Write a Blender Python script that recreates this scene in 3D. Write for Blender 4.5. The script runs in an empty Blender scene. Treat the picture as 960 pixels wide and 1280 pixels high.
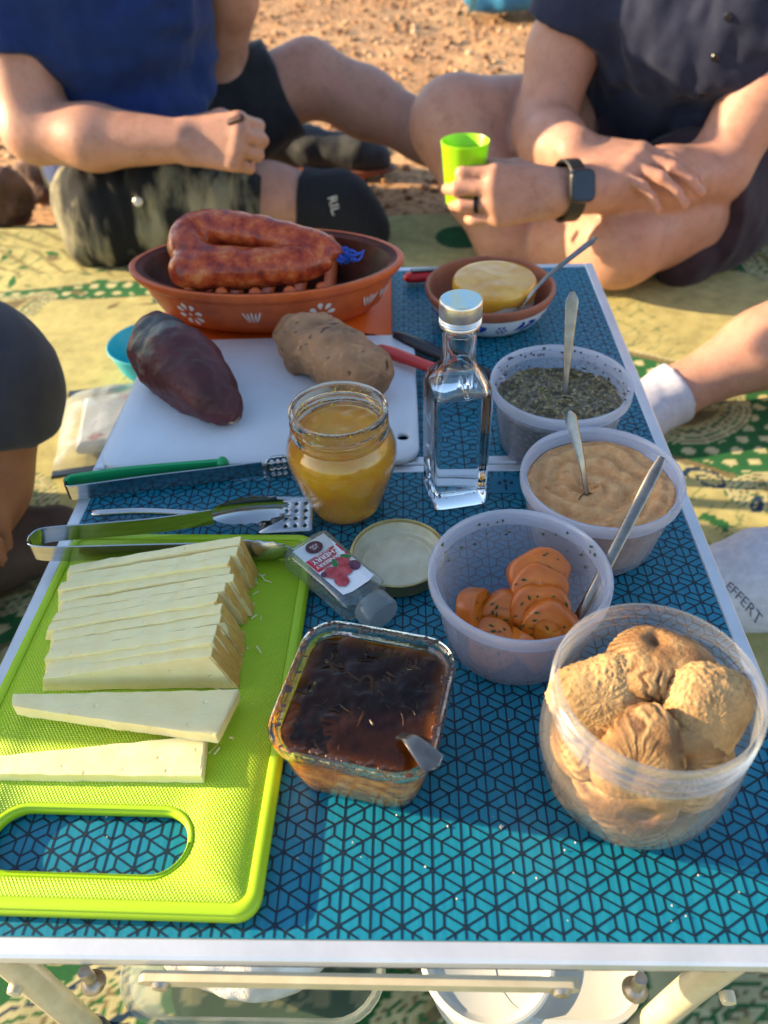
import bpy, bmesh, math, random
import numpy as np
from mathutils import Vector, Matrix
from math import sin, cos, pi, radians

scene = bpy.context.scene
COL = scene.collection
random.seed(7)

# ------------------------------------------------------------------ camera, sky, sun, exposure
H = 0.25                                   # height of the table top above the ground
cam_d = bpy.data.cameras.new('camera')
cam = bpy.data.objects.new('camera', cam_d)
COL.objects.link(cam)
scene.camera = cam
CX, CY, CZ = 0.02258, -0.10335, 0.33087 + H
_p, _yw, _r = 0.738033, 0.050798, -0.044856
_f = Vector((-sin(_yw) * cos(_p), cos(_yw) * cos(_p), -sin(_p)))
_rt = Vector((cos(_yw), sin(_yw), 0))
_up = _rt.cross(_f)
R_ = _rt * cos(_r) + _up * sin(_r)
U_ = _up * cos(_r) - _rt * sin(_r)
cam.matrix_world = Matrix(((R_.x, U_.x, -_f.x, CX), (R_.y, U_.y, -_f.y, CY), (R_.z, U_.z, -_f.z, CZ), (0, 0, 0, 1)))
cam_d.sensor_fit = 'HORIZONTAL'
cam_d.sensor_width = 36.0
cam_d.lens = 36.0 * 961 / 960
cam_d.clip_start = 0.01
cam_d.clip_end = 1000
cam_d.dof.use_dof = True
cam_d.dof.focus_distance = 0.41
cam_d.dof.aperture_fstop = 12.0

SUN_ELEV = radians(18)
TRAVEL = Vector((0.99, -0.10, 0)).normalized()      # horizontal direction the light travels
sun_d = bpy.data.lights.new('sun', 'SUN')
sun_d.energy = 5.0
sun_d.angle = radians(0.6)
sun_d.color = (1.0, 0.77, 0.47)
sun = bpy.data.objects.new('sun', sun_d)
COL.objects.link(sun)
_dir = Vector((TRAVEL.x * cos(SUN_ELEV), TRAVEL.y * cos(SUN_ELEV), -sin(SUN_ELEV)))
sun.rotation_euler = _dir.to_track_quat('-Z', 'Y').to_euler()
world = bpy.data.worlds.new('World')
scene.world = world
world.use_nodes = True
_nt = world.node_tree
_sky = _nt.nodes.new('ShaderNodeTexSky')
_sky.sky_type = 'NISHITA'
_sky.sun_disc = False
_sky.sun_elevation = SUN_ELEV
_sky.sun_rotation = math.atan2(-TRAVEL.x, -TRAVEL.y)
_sky.air_density = 1.0
_sky.dust_density = 0.8
_bg = _nt.nodes['Background']
_bg.inputs['Strength'].default_value = 0.135
_nt.links.new(_sky.outputs[0], _bg.inputs['Color'])
scene.view_settings.view_transform = 'Standard'
scene.view_settings.look = 'None'
scene.view_settings.exposure = 1.52
scene.view_settings.gamma = 1.0
cy_ = scene.cycles
cy_.max_bounces = 10
cy_.diffuse_bounces = 4
cy_.glossy_bounces = 4
cy_.transmission_bounces = 8
cy_.transparent_max_bounces = 24
cy_.caustics_reflective = False
cy_.caustics_refractive = True
cy_.blur_glossy = 1.0
cy_.use_denoising = True
cy_.sample_clamp_indirect = 4

# ------------------------------------------------------------------ helpers
def inp(b, n, v):
    if n in b.inputs:
        b.inputs[n].default_value = v

def rgba(c):
    return (c[0], c[1], c[2], 1.0)

def nodes_of(name):
    m = bpy.data.materials.new(name)
    m.use_nodes = True
    nt = m.node_tree
    b = nt.nodes['Principled BSDF']
    tc = nt.nodes.new('ShaderNodeTexCoord')
    return m, nt, b, tc

def noise_node(nt, vec, scale, detail=4, rough=.55, stretch=None):
    n = nt.nodes.new('ShaderNodeTexNoise')
    n.inputs['Scale'].default_value = scale
    n.inputs['Detail'].default_value = detail
    n.inputs['Roughness'].default_value = rough
    if stretch:
        mp = nt.nodes.new('ShaderNodeMapping')
        mp.inputs['Scale'].default_value = stretch
        nt.links.new(vec, mp.inputs['Vector'])
        vec = mp.outputs[0]
    nt.links.new(vec, n.inputs['Vector'])
    return n

def ramp(nt, fac, stops):
    r = nt.nodes.new('ShaderNodeValToRGB')
    el = r.color_ramp.elements
    while len(el) < len(stops):
        el.new(0.5)
    for e, (p, c) in zip(el, stops):
        e.position = p
        e.color = rgba(c)
    nt.links.new(fac, r.inputs['Fac'])
    return r

def pm(name, col, rough=.5, metal=0., c2=None, cscale=60, cdet=5, lo=.38, hi=.64, bump=None, sss=0, srad=(.01, .004, .002),
       coat=0, spec=.5, stretch=None, rvar=0, sheen=0):
    m, nt, b, tc = nodes_of(name)
    inp(b, 'Base Color', rgba(col))
    inp(b, 'Roughness', rough)
    inp(b, 'Metallic', metal)
    inp(b, 'Specular IOR Level', spec)
    inp(b, 'Coat Weight', coat)
    inp(b, 'Coat Roughness', .08)
    inp(b, 'Sheen Weight', sheen)
    if sss:
        inp(b, 'Subsurface Weight', sss)
        inp(b, 'Subsurface Radius', srad)
        inp(b, 'Subsurface Scale', 1.0)
    if c2:
        n = noise_node(nt, tc.outputs['Object'], cscale, cdet, .6, stretch)
        r = ramp(nt, n.outputs['Fac'], [(lo, col), (hi, c2)])
        nt.links.new(r.outputs[0], b.inputs['Base Color'])
        if rvar:
            mr = nt.nodes.new('ShaderNodeMapRange')
            mr.inputs['To Min'].default_value = max(0, rough - rvar)
            mr.inputs['To Max'].default_value = rough + rvar
            nt.links.new(n.outputs['Fac'], mr.inputs['Value'])
            nt.links.new(mr.outputs[0], b.inputs['Roughness'])
    if bump:
        sc, st = bump[0], bump[1]
        n2 = noise_node(nt, tc.outputs['Object'], sc, 5, .6, bump[3] if len(bump) > 3 else None)
        bp = nt.nodes.new('ShaderNodeBump')
        bp.inputs['Strength'].default_value = st
        bp.inputs['Distance'].default_value = bump[2] if len(bump) > 2 else .001
        nt.links.new(n2.outputs['Fac'], bp.inputs['Height'])
        nt.links.new(bp.outputs[0], b.inputs['Normal'])
    return m

def clear_mat(name, tint=(.97, .98, 1), haze=.05, hazecol=(.8, .84, .95), rough=.06, edge=.5, bump=None, spec_lo=.04):
    """thin clear wall: lets what is behind show, with a milky share and mirror-like edges"""
    m, nt, b, tc = nodes_of(name)
    nt.nodes.remove(b)
    out = [n for n in nt.nodes if n.type == 'OUTPUT_MATERIAL'][0]
    tr = nt.nodes.new('ShaderNodeBsdfTransparent'); tr.inputs[0].default_value = rgba(tint)
    df = nt.nodes.new('ShaderNodeBsdfDiffuse'); df.inputs[0].default_value = rgba(hazecol)
    tl = nt.nodes.new('ShaderNodeBsdfTranslucent'); tl.inputs[0].default_value = rgba(hazecol)
    gl = nt.nodes.new('ShaderNodeBsdfGlossy'); gl.inputs['Roughness'].default_value = rough
    m1 = nt.nodes.new('ShaderNodeMixShader'); m1.inputs[0].default_value = .5
    nt.links.new(df.outputs[0], m1.inputs[1]); nt.links.new(tl.outputs[0], m1.inputs[2])
    lw = nt.nodes.new('ShaderNodeLayerWeight'); lw.inputs['Blend'].default_value = .5
    # haze share grows where the wall is seen edge-on
    pw = nt.nodes.new('ShaderNodeMath'); pw.operation = 'POWER'; pw.inputs[1].default_value = 3
    nt.links.new(lw.outputs['Facing'], pw.inputs[0])
    mr = nt.nodes.new('ShaderNodeMapRange'); mr.inputs['To Min'].default_value = haze; mr.inputs['To Max'].default_value = min(1, haze + edge)
    nt.links.new(pw.outputs[0], mr.inputs['Value'])
    m2 = nt.nodes.new('ShaderNodeMixShader')
    nt.links.new(mr.outputs[0], m2.inputs[0]); nt.links.new(tr.outputs[0], m2.inputs[1]); nt.links.new(m1.outputs[0], m2.inputs[2])
    mr2 = nt.nodes.new('ShaderNodeMapRange'); mr2.inputs['To Min'].default_value = spec_lo; mr2.inputs['To Max'].default_value = .75
    pw2 = nt.nodes.new('ShaderNodeMath'); pw2.operation = 'POWER'; pw2.inputs[1].default_value = 4
    nt.links.new(lw.outputs['Facing'], pw2.inputs[0]); nt.links.new(pw2.outputs[0], mr2.inputs['Value'])
    m3 = nt.nodes.new('ShaderNodeMixShader')
    nt.links.new(mr2.outputs[0], m3.inputs[0]); nt.links.new(m2.outputs[0], m3.inputs[1]); nt.links.new(gl.outputs[0], m3.inputs[2])
    nt.links.new(m3.outputs[0], out.inputs[0])
    if bump:
        n2 = noise_node(nt, tc.outputs['Object'], bump[0], 3, .5, bump[3] if len(bump) > 3 else None)
        bp = nt.nodes.new('ShaderNodeBump'); bp.inputs['Strength'].default_value = bump[1]; bp.inputs['Distance'].default_value = bump[2]
        nt.links.new(n2.outputs['Fac'], bp.inputs['Height'])
        for s in (gl, df, tl):
            nt.links.new(bp.outputs[0], s.inputs['Normal'])
        nt.links.new(bp.outputs[0], lw.inputs['Normal'])
    return m

def attr_mat(name, rough=.7, bump=None, spec=.4, coat=0, sss=0, srad=(.008, .003, .001), cvar=0):
    """colour comes from the mesh's own colour layer: the thing's pigment"""
    m, nt, b, tc = nodes_of(name)
    a = nt.nodes.new('ShaderNodeAttribute'); a.attribute_name = 'pigment'
    inp(b, 'Roughness', rough); inp(b, 'Specular IOR Level', spec); inp(b, 'Coat Weight', coat); inp(b, 'Coat Roughness', .1)
    src = a.outputs['Color']
    if cvar:
        n = noise_node(nt, tc.outputs['Object'], cvar, 5, .65)
        mx = nt.nodes.new('ShaderNodeMix'); mx.data_type = 'RGBA'; mx.blend_type = 'MULTIPLY'; mx.inputs[0].default_value = 1
        r = ramp(nt, n.outputs['Fac'], [(.3, (.72, .72, .72)), (.7, (1.15, 1.15, 1.15))])
        nt.links.new(src, mx.inputs[6]); nt.links.new(r.outputs[0], mx.inputs[7])
        src = mx.outputs[2]
    nt.links.new(src, b.inputs['Base Color'])
    if sss:
        inp(b, 'Subsurface Weight', sss); inp(b, 'Subsurface Radius', srad); inp(b, 'Subsurface Scale', 1.0)
    if bump:
        n2 = noise_node(nt, tc.outputs['Object'], bump[0], 5, .6)
        bp = nt.nodes.new('ShaderNodeBump'); bp.inputs['Strength'].default_value = bump[1]; bp.inputs['Distance'].default_value = bump[2]
        nt.links.new(n2.outputs['Fac'], bp.inputs['Height']); nt.links.new(bp.outputs[0], b.inputs['Normal'])
    return m

def link(name, me, mat=None, parent=None, loc=None, rot=None):
    o = bpy.data.objects.new(name, me)
    COL.objects.link(o)
    if mat is not None and me is not None and not me.materials:
        me.materials.append(mat)
    if parent is not None:
        o.parent = parent
    if loc is not None:
        o.location = loc
    if rot is not None:
        o.rotation_euler = rot
    return o

def tag(o, label=None, cat=None, group=None, kind=None):
    if label: o['label'] = label
    if cat: o['category'] = cat
    if group: o['group'] = group
    if kind: o['kind'] = kind
    return o

def thing(name, label, cat, loc=(0, 0, 0), rz=0, group=None):
    o = bpy.data.objects.new(name, None)
    COL.objects.link(o)
    o.empty_display_size = .02
    o.location = loc
    o.rotation_euler = (0, 0, rz)
    return tag(o, label, cat, group)

class MB:
    def __init__(s):
        s.v = []; s.f = []; s.n = 0
    def add(s, v, f):
        v = np.asarray(v, float).reshape(-1, 3)
        s.v.append(v)
        s.f.extend([tuple(int(i) + s.n for i in q) for q in f])
        s.n += len(v)
        return s
    def mesh(s, name, smooth=True, sharp=40):
        me = bpy.data.meshes.new(name)
        me.from_pydata(np.concatenate(s.v).tolist(), [], s.f)
        me.validate()
        if smooth:
            me.shade_smooth()
            if sharp: me.set_sharp_from_angle(angle=radians(sharp))
        return me
    def build(s, name, mat, parent=None, loc=None, rot=None, smooth=True, sharp=40):
        return link(name, s.mesh(name, smooth, sharp), mat, parent, loc, rot)
    # ---- shapes
    def lathe(s, prof, seg=48, c=(0, 0, 0), sx=1, sy=1, closed=False, cap0=False, cap1=False):
        a = np.arange(seg) * 2 * pi / seg
        v = []
        for r, z in prof:
            v.append(np.stack([c[0] + r * np.cos(a) * sx, c[1] + r * np.sin(a) * sy, np.full(seg, c[2] + z)], 1))
        n = len(prof); f = []
        for i in range(n if closed else n - 1):
            j = (i + 1) % n
            for k in range(seg):
                l = (k + 1) % seg
                f.append((i * seg + k, i * seg + l, j * seg + l, j * seg + k))
        if cap0: f.append(tuple(range(seg))[::-1])
        if cap1: f.append(tuple(range((n - 1) * seg, n * seg)))
        return s.add(np.concatenate(v), f)
    def loft(s, rings, cap=True, closed=False):
        m = len(rings[0]); f = []
        n = len(rings)
        for i in range(n if closed else n - 1):
            j = (i + 1) % n
            for k in range(m):
                l = (k + 1) % m
                f.append((i * m + k, i * m + l, j * m + l, j * m + k))
        if cap and not closed:
            f.append(tuple(range(m))[::-1]); f.append(tuple(range((n - 1) * m, n * m)))
        return s.add(np.concatenate([np.asarray(r, float) for r in rings]), f)
    def tube(s, pts, rad, seg=10, flat=1.0, up=(0, 0, 1), round_ends=True):
        """round or flattened (flat < 1 along `up`) tube along points"""
        P = np.array(pts, float); n = len(P)
        R = np.full(n, rad, float) if np.isscalar(rad) else np.array(rad, float)
        T = np.gradient(P, axis=0); T /= np.linalg.norm(T, axis=1)[:, None] + 1e-12
        rings = []
        up = np.array(up, float)
        a = np.arange(seg) * 2 * pi / seg
        if round_ends:
            e = [(.0, 1), (.5, .86), (.86, .5), (.99, .12)]
            seq = [(0, -o * R[0], q) for o, q in e[::-1]] + [(i, 0, 1) for i in range(1, n - 1)] + [(n - 1, o * R[-1], q) for o, q in e]
        else:
            seq = [(i, 0, 1) for i in range(n)]
        for i, off, q in seq:
            t = T[i]; u = up - t * (up @ t)
            if np.linalg.norm(u) < 1e-4: u = np.array([1., 0, 0]) - t * t[0]
            u /= np.linalg.norm(u); w = np.cross(t, u)
            rings.append(P[i] + t * off * min(1, flat * 1.5 if flat < 1 else 1) + R[i] * q * (np.cos(a)[:, None] * w + flat * np.sin(a)[:, None] * u))
        return s.loft(rings)
    def box(s, a, b, bev=0):
        x0, y0, z0 = a; x1, y1, z1 = b
        if bev == 0:
            return s.add([(x0, y0, z0), (x1, y0, z0), (x1, y1, z0), (x0, y1, z0), (x0, y0, z1), (x1, y0, z1), (x1, y1, z1), (x0, y1, z1)],
                         [(3, 2, 1, 0), (4, 5, 6, 7), (0, 1, 5, 4), (1, 2, 6, 5), (2, 3, 7, 6), (3, 0, 4, 7)])
        def ring(i, z): return [(x0 + i, y0 + i, z), (x1 - i, y0 + i, z), (x1 - i, y1 - i, z), (x0 + i, y1 - i, z)]
        return s.loft([ring(bev, z0), ring(0, z0 + bev), ring(0, z1 - bev), ring(bev, z1)])
    def ribbon(s, pts, width, thick, wdir=(0, 0, 1)):
        """strip of metal: width along wdir, thickness across"""
        P = np.array(pts, float); n = len(P)
        Wd = np.full(n, width, float) if np.isscalar(width) else np.array(width, float)
        T = np.gradient(P, axis=0); T /= np.linalg.norm(T, axis=1)[:, None]
        wd = np.array(wdir, float)
        rings = []
        for i in range(n):
            w = wd - T[i] * (wd @ T[i]); w /= np.linalg.norm(w)
            nrm = np.cross(T[i], w)
            h = Wd[i] / 2; t = thick / 2
            rings.append([P[i] + w * h * .92 + nrm * t, P[i] + w * h, P[i] + w * h * .92 - nrm * t,
                          P[i] - w * h * .92 - nrm * t, P[i] - w * h, P[i] - w * h * .92 + nrm * t])
        return s.loft(rings)

def rrect(w, h, r, inset=0, seg=7, c=(0, 0), shear=0):
    hw, hh = w / 2 - inset, h / 2 - inset
    r = max(r - inset, 1e-5)
    out = []
    for sx, sy, a0 in ((1, 1, 0), (-1, 1, 90), (-1, -1, 180), (1, -1, 270)):
        for k in range(seg):
            a = radians(a0 + 90 * k / (seg - 1))
            x = sx * (hw - r) + r * cos(a); y = sy * (hh - r) + r * sin(a)
            out.append((c[0] + x + shear * y, c[1] + y))
    return out

def circle2(c, r, n=16, ry=None):
    return [(c[0] + r * cos(2 * pi * k / n), c[1] + (ry or r) * sin(2 * pi * k / n)) for k in range(n)]

def plate_mesh(name, outer, holes, z0, z1, bev=0.001, sharp=50):
    """flat plate with holes; outer / each hole is a function inset -> list of 2d points (hole insets grow outward)"""
    bm = bmesh.new()
    def layer(ins, z):
        loops = []
        for k, fn in enumerate([outer] + holes):
            loops.append([bm.verts.new((x, y, z)) for x, y in fn(ins if k == 0 else -ins)])
        return loops
    Ls = [layer(bev, z0), layer(0, z0 + bev), layer(0, z1 - bev), layer(bev, z1)]
    for a, b in zip(Ls[:-1], Ls[1:]):
        for la, lb in zip(a, b):
            n = len(la)
            for i in range(n):
                bm.faces.new((la[i], la[(i + 1) % n], lb[(i + 1) % n], lb[i]))
    for L in (Ls[0], Ls[-1]):
        ed = []
        for l in L:
            for i in range(len(l)):
                e = bm.edges.get((l[i], l[(i + 1) % len(l)]))
                ed.append(e)
        bmesh.ops.triangle_fill(bm, use_beauty=True, use_dissolve=False, edges=ed)
    bmesh.ops.recalc_face_normals(bm, faces=bm.faces)
    me = bpy.data.meshes.new(name)
    bm.to_mesh(me); bm.free()
    me.shade_smooth(); me.set_sharp_from_angle(angle=radians(sharp))
    return me

# numpy value noise
_rs = np.random.RandomState(3)
_TAB = _rs.rand(4096).astype(np.float32)
def vnoise(P, scale=1.0, seed=0):
    Q = np.asarray(P, np.float64) * scale + seed * 17.31
    I = np.floor(Q).astype(np.int64); F = Q - I
    F = F * F * (3 - 2 * F)
    def h(i, j, k):
        return _TAB[((i * 73856093) ^ (j * 19349663) ^ (k * 83492791)) & 4095]
    r = 0
    for a in (0, 1):
        for b in (0, 1):
            for c in (0, 1):
                w = (F[..., 0] if a else 1 - F[..., 0]) * (F[..., 1] if b else 1 - F[..., 1]) * (F[..., 2] if c else 1 - F[..., 2])
                r = r + w * h(I[..., 0] + a, I[..., 1] + b, I[..., 2] + c)
    return r * 2 - 1
def fbm(P, scale=1.0, seed=0, oct=4, gain=.5):
    r = 0; a = 1.0
    for i in range(oct):
        r = r + a * vnoise(P, scale * 2 ** i, seed + i * 3.7); a *= gain
    return r

def nets(d, lo, h):
    """surface nets on a grid of signed distances"""
    nx, ny, nz = d.shape
    ins = d < 0
    def corner(i, j, k): return (slice(i, nx - 1 + i), slice(j, ny - 1 + j), slice(k, nz - 1 + k))
    cnt = np.zeros((nx - 1, ny - 1, nz - 1), np.int8)
    for i in (0, 1):
        for j in (0, 1):
            for k in (0, 1):
                cnt += ins[corner(i, j, k)]
    act = (cnt > 0) & (cnt < 8)
    idx = -np.ones(act.shape, np.int64)
    ai = np.argwhere(act)
    idx[act] = np.arange(len(ai))
    acc = np.zeros((len(ai), 3)); num = np.zeros(len(ai))
    cs = [(0, 0, 0), (1, 0, 0), (0, 1, 0), (1, 1, 0), (0, 0, 1), (1, 0, 1), (0, 1, 1), (1, 1, 1)]
    D = [d[ai[:, 0] + c[0], ai[:, 1] + c[1], ai[:, 2] + c[2]] for c in cs]
    for a in range(8):
        for b in range(a + 1, 8):
            df = np.array(cs[b]) - np.array(cs[a])
            if np.abs(df).sum() != 1: continue
            da, db = D[a], D[b]
            m = (da < 0) != (db < 0)
            t = np.where(m, da / np.where(m, da - db, 1), 0)
            acc += np.where(m[:, None], np.array(cs[a])[None] + t[:, None] * df[None], 0)
            num += m
    v = (ai + acc / np.maximum(num, 1)[:, None]) * h + np.array(lo)
    faces = []
    for ax in range(3):
        o = [1 if q == ax else 0 for q in range(3)]
        A = ins[:nx - o[0], :ny - o[1], :nz - o[2]]; B = ins[o[0]:, o[1]:, o[2]:]
        e = np.argwhere(A != B)
        u, w = [(1, 2), (2, 0), (0, 1)][ax]
        ok = (e[:, u] > 0) & (e[:, w] > 0) & (e[:, u] < d.shape[u] - 1) & (e[:, w] < d.shape[w] - 1)
        e = e[ok]
        def ci(du, dw):
            q = e.copy(); q[:, u] -= du; q[:, w] -= dw
            return idx[q[:, 0], q[:, 1], q[:, 2]]
        q = np.stack([ci(1, 1), ci(0, 1), ci(0, 0), ci(1, 0)], 1)
        fl = ~A[e[:, 0], e[:, 1], e[:, 2]]
        q[fl] = q[fl][:, ::-1]
        faces.append(q)
    return v, np.concatenate(faces)

def np_mesh(name, v, f, smooth=True):
    me = bpy.data.meshes.new(name)
    v = np.asarray(v, np.float32); f = np.asarray(f, np.int32)
    me.vertices.add(len(v)); me.vertices.foreach_set('co', v.ravel())
    k = f.shape[1]
    me.loops.add(f.size); me.loops.foreach_set('vertex_index', f.ravel())
    me.polygons.add(len(f))
    me.polygons.foreach_set('loop_start', np.arange(len(f), dtype=np.int32) * k)
    me.update(calc_edges=True)
    me.validate()
    if smooth: me.shade_smooth()
    return me

def pigment(me, cols):
    a = me.color_attributes.new('pigment', 'FLOAT_COLOR', 'POINT')
    c = np.ones((len(me.vertices), 4), np.float32); c[:, :3] = cols
    a.data.foreach_set('color', c.ravel())

class SDF:
    def __init__(s, lo, hi, h):
        s.lo = np.array(lo, float); s.h = h
        s.n = np.ceil((np.array(hi) - s.lo) / h).astype(int) + 1
        s.ax = [s.lo[i] + np.arange(s.n[i]) * h for i in range(3)]
        s.d = np.full(tuple(s.n), .05, np.float32)
    def sl(s, a, b, m):
        r = []
        for i in range(3):
            i0 = int(max(0, math.floor((a[i] - m - s.lo[i]) / s.h))); i1 = int(min(s.n[i], math.ceil((b[i] + m - s.lo[i]) / s.h) + 1))
            r.append(slice(i0, max(i0, i1)))
        return tuple(r)
    def grid(s, q):
        return [s.ax[i][q[i]].reshape([-1 if j == i else 1 for j in range(3)]).astype(np.float32) for i in range(3)]
    def merge(s, q, d, k):
        o = s.d[q]
        if k > 0:
            hh = np.maximum(k - np.abs(o - d), 0) / k
            s.d[q] = np.minimum(o, d) - hh * hh * k * .25
        else:
            s.d[q] = np.minimum(o, d)
    def cone(s, a, b, ra, rb, k=.01, flat=1.0, fdir=(0, 0, 1), ends=None):
        """tapered limb from a to b; flat < 1 squeezes it along fdir; ends=(cut0, cut1) slices the ends flat"""
        a = np.array(a, float); b = np.array(b, float); rm = max(ra, rb) + k + s.h * 2
        q = s.sl(np.minimum(a, b), np.maximum(a, b), rm)
        X, Y, Z = s.grid(q)
        ab = b - a; L2 = ab @ ab + 1e-12
        t = np.clip(((X - a[0]) * ab[0] + (Y - a[1]) * ab[1] + (Z - a[2]) * ab[2]) / L2, 0, 1)
        dx = X - a[0] - t * ab[0]; dy = Y - a[1] - t * ab[1]; dz = Z - a[2] - t * ab[2]
        if flat != 1:
            fd = np.array(fdir, float); fd /= np.linalg.norm(fd)
            c = dx * fd[0] + dy * fd[1] + dz * fd[2]
            e = (1 / flat - 1) * c
            dx = dx + e * fd[0]; dy = dy + e * fd[1]; dz = dz + e * fd[2]
        d = np.sqrt(dx * dx + dy * dy + dz * dz) - (ra + (rb - ra) * t)
        if ends:
            L = math.sqrt(L2); n = ab / L
            s_ = (X - a[0]) * n[0] + (Y - a[1]) * n[1] + (Z - a[2]) * n[2]
            if ends[0]: d = np.maximum(d, -s_)
            if ends[1]: d = np.maximum(d, s_ - L)
        s.merge(q, d, k)
        return s
    def chain(s, pts, rad, k=.01, **kw):
        for i in range(len(pts) - 1):
            s.cone(pts[i], pts[i + 1], rad[i], rad[i + 1], k, **kw)
        return s
    def ball(s, c, r, k=.01):
        r = np.array([r] * 3 if np.isscalar(r) else r, float); c = np.array(c, float)
        q = s.sl(c - r, c + r, k + s.h * 2)
        X, Y, Z = s.grid(q)
        p = np.sqrt(((X - c[0]) / r[0]) ** 2 + ((Y - c[1]) / r[1]) ** 2 + ((Z - c[2]) / r[2]) ** 2)
        s.merge(q, ((p - 1) * r.min()).astype(np.float32), k)
        return s
    def cut(s, p, n):
        X, Y, Z = [s.ax[i].reshape([-1 if j == i else 1 for j in range(3)]) for i in range(3)]
        n = np.array(n, float); n /= np.linalg.norm(n)
        s.d = np.maximum(s.d, ((X - p[0]) * n[0] + (Y - p[1]) * n[1] + (Z - p[2]) * n[2]).astype(np.float32))
        return s
    def rough(s, amp, scale, seed=0, oct=2, stretch=(1, 1, 1)):
        m = np.abs(s.d) < amp * 3 + s.h * 3
        ii = np.argwhere(m)
        P = (ii * s.h + s.lo) * np.array(stretch)
        s.d[m] += (amp * fbm(P, scale, seed, oct)).astype(np.float32)
        return s
    def keep(s, base, lim):
        s.d = np.minimum(s.d, base + lim)
        return s
    def trim(s, a, b, r, reach=.06):
        a = np.array(a, float); b = np.array(b, float); ab = b - a; L = np.linalg.norm(ab); n = ab / L
        q = s.sl(np.minimum(b, b + n * reach) - r, np.maximum(b, b + n * reach) + r, .01)
        X, Y, Z = s.grid(q)
        t = (X - a[0]) * n[0] + (Y - a[1]) * n[1] + (Z - a[2]) * n[2] - L
        rx, ry, rz = X - a[0] - (t + L) * n[0], Y - a[1] - (t + L) * n[1], Z - a[2] - (t + L) * n[2]
        m = (rx * rx + ry * ry + rz * rz < r * r) & (t < reach) & (t > -.01)
        s.d[q] = np.where(m, np.maximum(s.d[q], t.astype(np.float32)), s.d[q])
        return s
    def join(s, other, k=.003):
        o = s.d; d = other.d
        hh = np.maximum(k - np.abs(o - d), 0) / k
        s.d = np.minimum(o, d) - hh * hh * k * .25
        return s
    def like(s):
        q = SDF.__new__(SDF); q.lo = s.lo; q.h = s.h; q.n = s.n; q.ax = s.ax; q.d = np.full(tuple(s.n), .05, np.float32)
        return q
    def mesh(s, name, relax=1):
        v, f = nets(s.d, s.lo, s.h)
        for _ in range(relax):
            N = len(v)
            A = np.concatenate([f[:, i] for i in range(4)] + [f[:, (i + 1) % 4] for i in range(4)])
            B = np.concatenate([f[:, (i + 1) % 4] for i in range(4)] + [f[:, i] for i in range(4)])
            num = np.maximum(np.bincount(A, minlength=N), 1)
            acc = np.stack([np.bincount(A, v[B, c], N) for c in range(3)], 1)
            v = v * .4 + .6 * acc / num[:, None]
        return np_mesh(name, v, f)

def text_mesh(body, size, extrude=0.0):
    cu = bpy.data.curves.new('lettering', 'FONT')
    cu.body = body; cu.size = size; cu.align_x = 'CENTER'; cu.align_y = 'CENTER'; cu.extrude = extrude
    cu.resolution_u = 3
    o = bpy.data.objects.new('lettering', cu)
    COL.objects.link(o)
    dg = bpy.context.evaluated_depsgraph_get()
    me = bpy.data.meshes.new_from_object(o.evaluated_get(dg))
    bpy.data.objects.remove(o)
    me.materials.clear()
    return me

def smoothpath(pts, n=24):
    """Catmull-Rom through points"""
    P = np.array(pts, float)
    P = np.concatenate([[2 * P[0] - P[1]], P, [2 * P[-1] - P[-2]]])
    out = []
    m = len(P) - 3
    for i in range(m):
        for t in np.linspace(0, 1, max(2, n // m), endpoint=(i == m - 1)):
            a, b, c, d = P[i:i + 4]
            out.append(.5 * ((2 * b) + (c - a) * t + (2 * a - 5 * b + 4 * c - d) * t ** 2 + (3 * b - a - 3 * c + d) * t ** 3))
    return np.array(out)

# ------------------------------------------------------------------ the setting: sand, picnic blanket
def axis(segs):
    out = []
    for a, b, h in segs:
        out += list(np.arange(a, b - 1e-9, h))
    out.append(segs[-1][1])
    return np.array(out)

def gridmesh(name, xs, ys, zf):
    X, Y = np.meshgrid(xs, ys, indexing='ij')
    Z = zf(X, Y)
    v = np.stack([X, Y, Z], -1).reshape(-1, 3)
    nx, ny = len(xs), len(ys)
    i = (np.arange(nx - 1)[:, None] * ny + np.arange(ny - 1)[None]).ravel()
    f = np.stack([i, i + ny, i + ny + 1, i + 1], 1)
    return np_mesh(name, v, f), X.ravel(), Y.ravel()

# sand: one sheet to the horizon
def sand_z(X, Y):
    P = np.stack([X, Y, X * 0], -1)
    near = np.exp(-((X / 6) ** 2 + ((Y - 2) / 6) ** 2))
    z = -.012 + near * (.02 * fbm(P, 1.7, 5, 3) + .006 * fbm(P, 9, 6, 3))
    return np.where((Y < 1.34) & (np.abs(X) < 1.4), np.minimum(z, -.012), z)
xs = axis([(-300, -20, 40), (-20, -3, 1.0), (-3, 2.5, .03), (2.5, 20, 1.0), (20, 300, 40)])
ys = axis([(-300, -20, 40), (-20, -1, 1.0), (-1, 4.5, .03), (4.5, 20, .8), (20, 300, 40)])
m, nt, b, tc = nodes_of('reddish gravelly sand')
n1 = noise_node(nt, tc.outputs['Object'], 2.2, 5, .6)
n2 = noise_node(nt, tc.outputs['Object'], 70, 4, .7)
r1 = ramp(nt, n1.outputs['Fac'], [(.3, (.43, .235, .115)), (.7, (.62, .375, .195))])
r2 = ramp(nt, n2.outputs['Fac'], [(.34, (.30, .26, .23)), (.5, (.95, .95, .95)), (.70, (1.4, 1.35, 1.25))])
mx = nt.nodes.new('ShaderNodeMix'); mx.data_type = 'RGBA'; mx.blend_type = 'MULTIPLY'; mx.inputs[0].default_value = 1
nt.links.new(r1.outputs[0], mx.inputs[6]); nt.links.new(r2.outputs[0], mx.inputs[7]); nt.links.new(mx.outputs[2], b.inputs['Base Color'])
inp(b, 'Roughness', .95); inp(b, 'Specular IOR Level', .15)
n3 = noise_node(nt, tc.outputs['Object'], 95, 6, .75)
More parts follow.
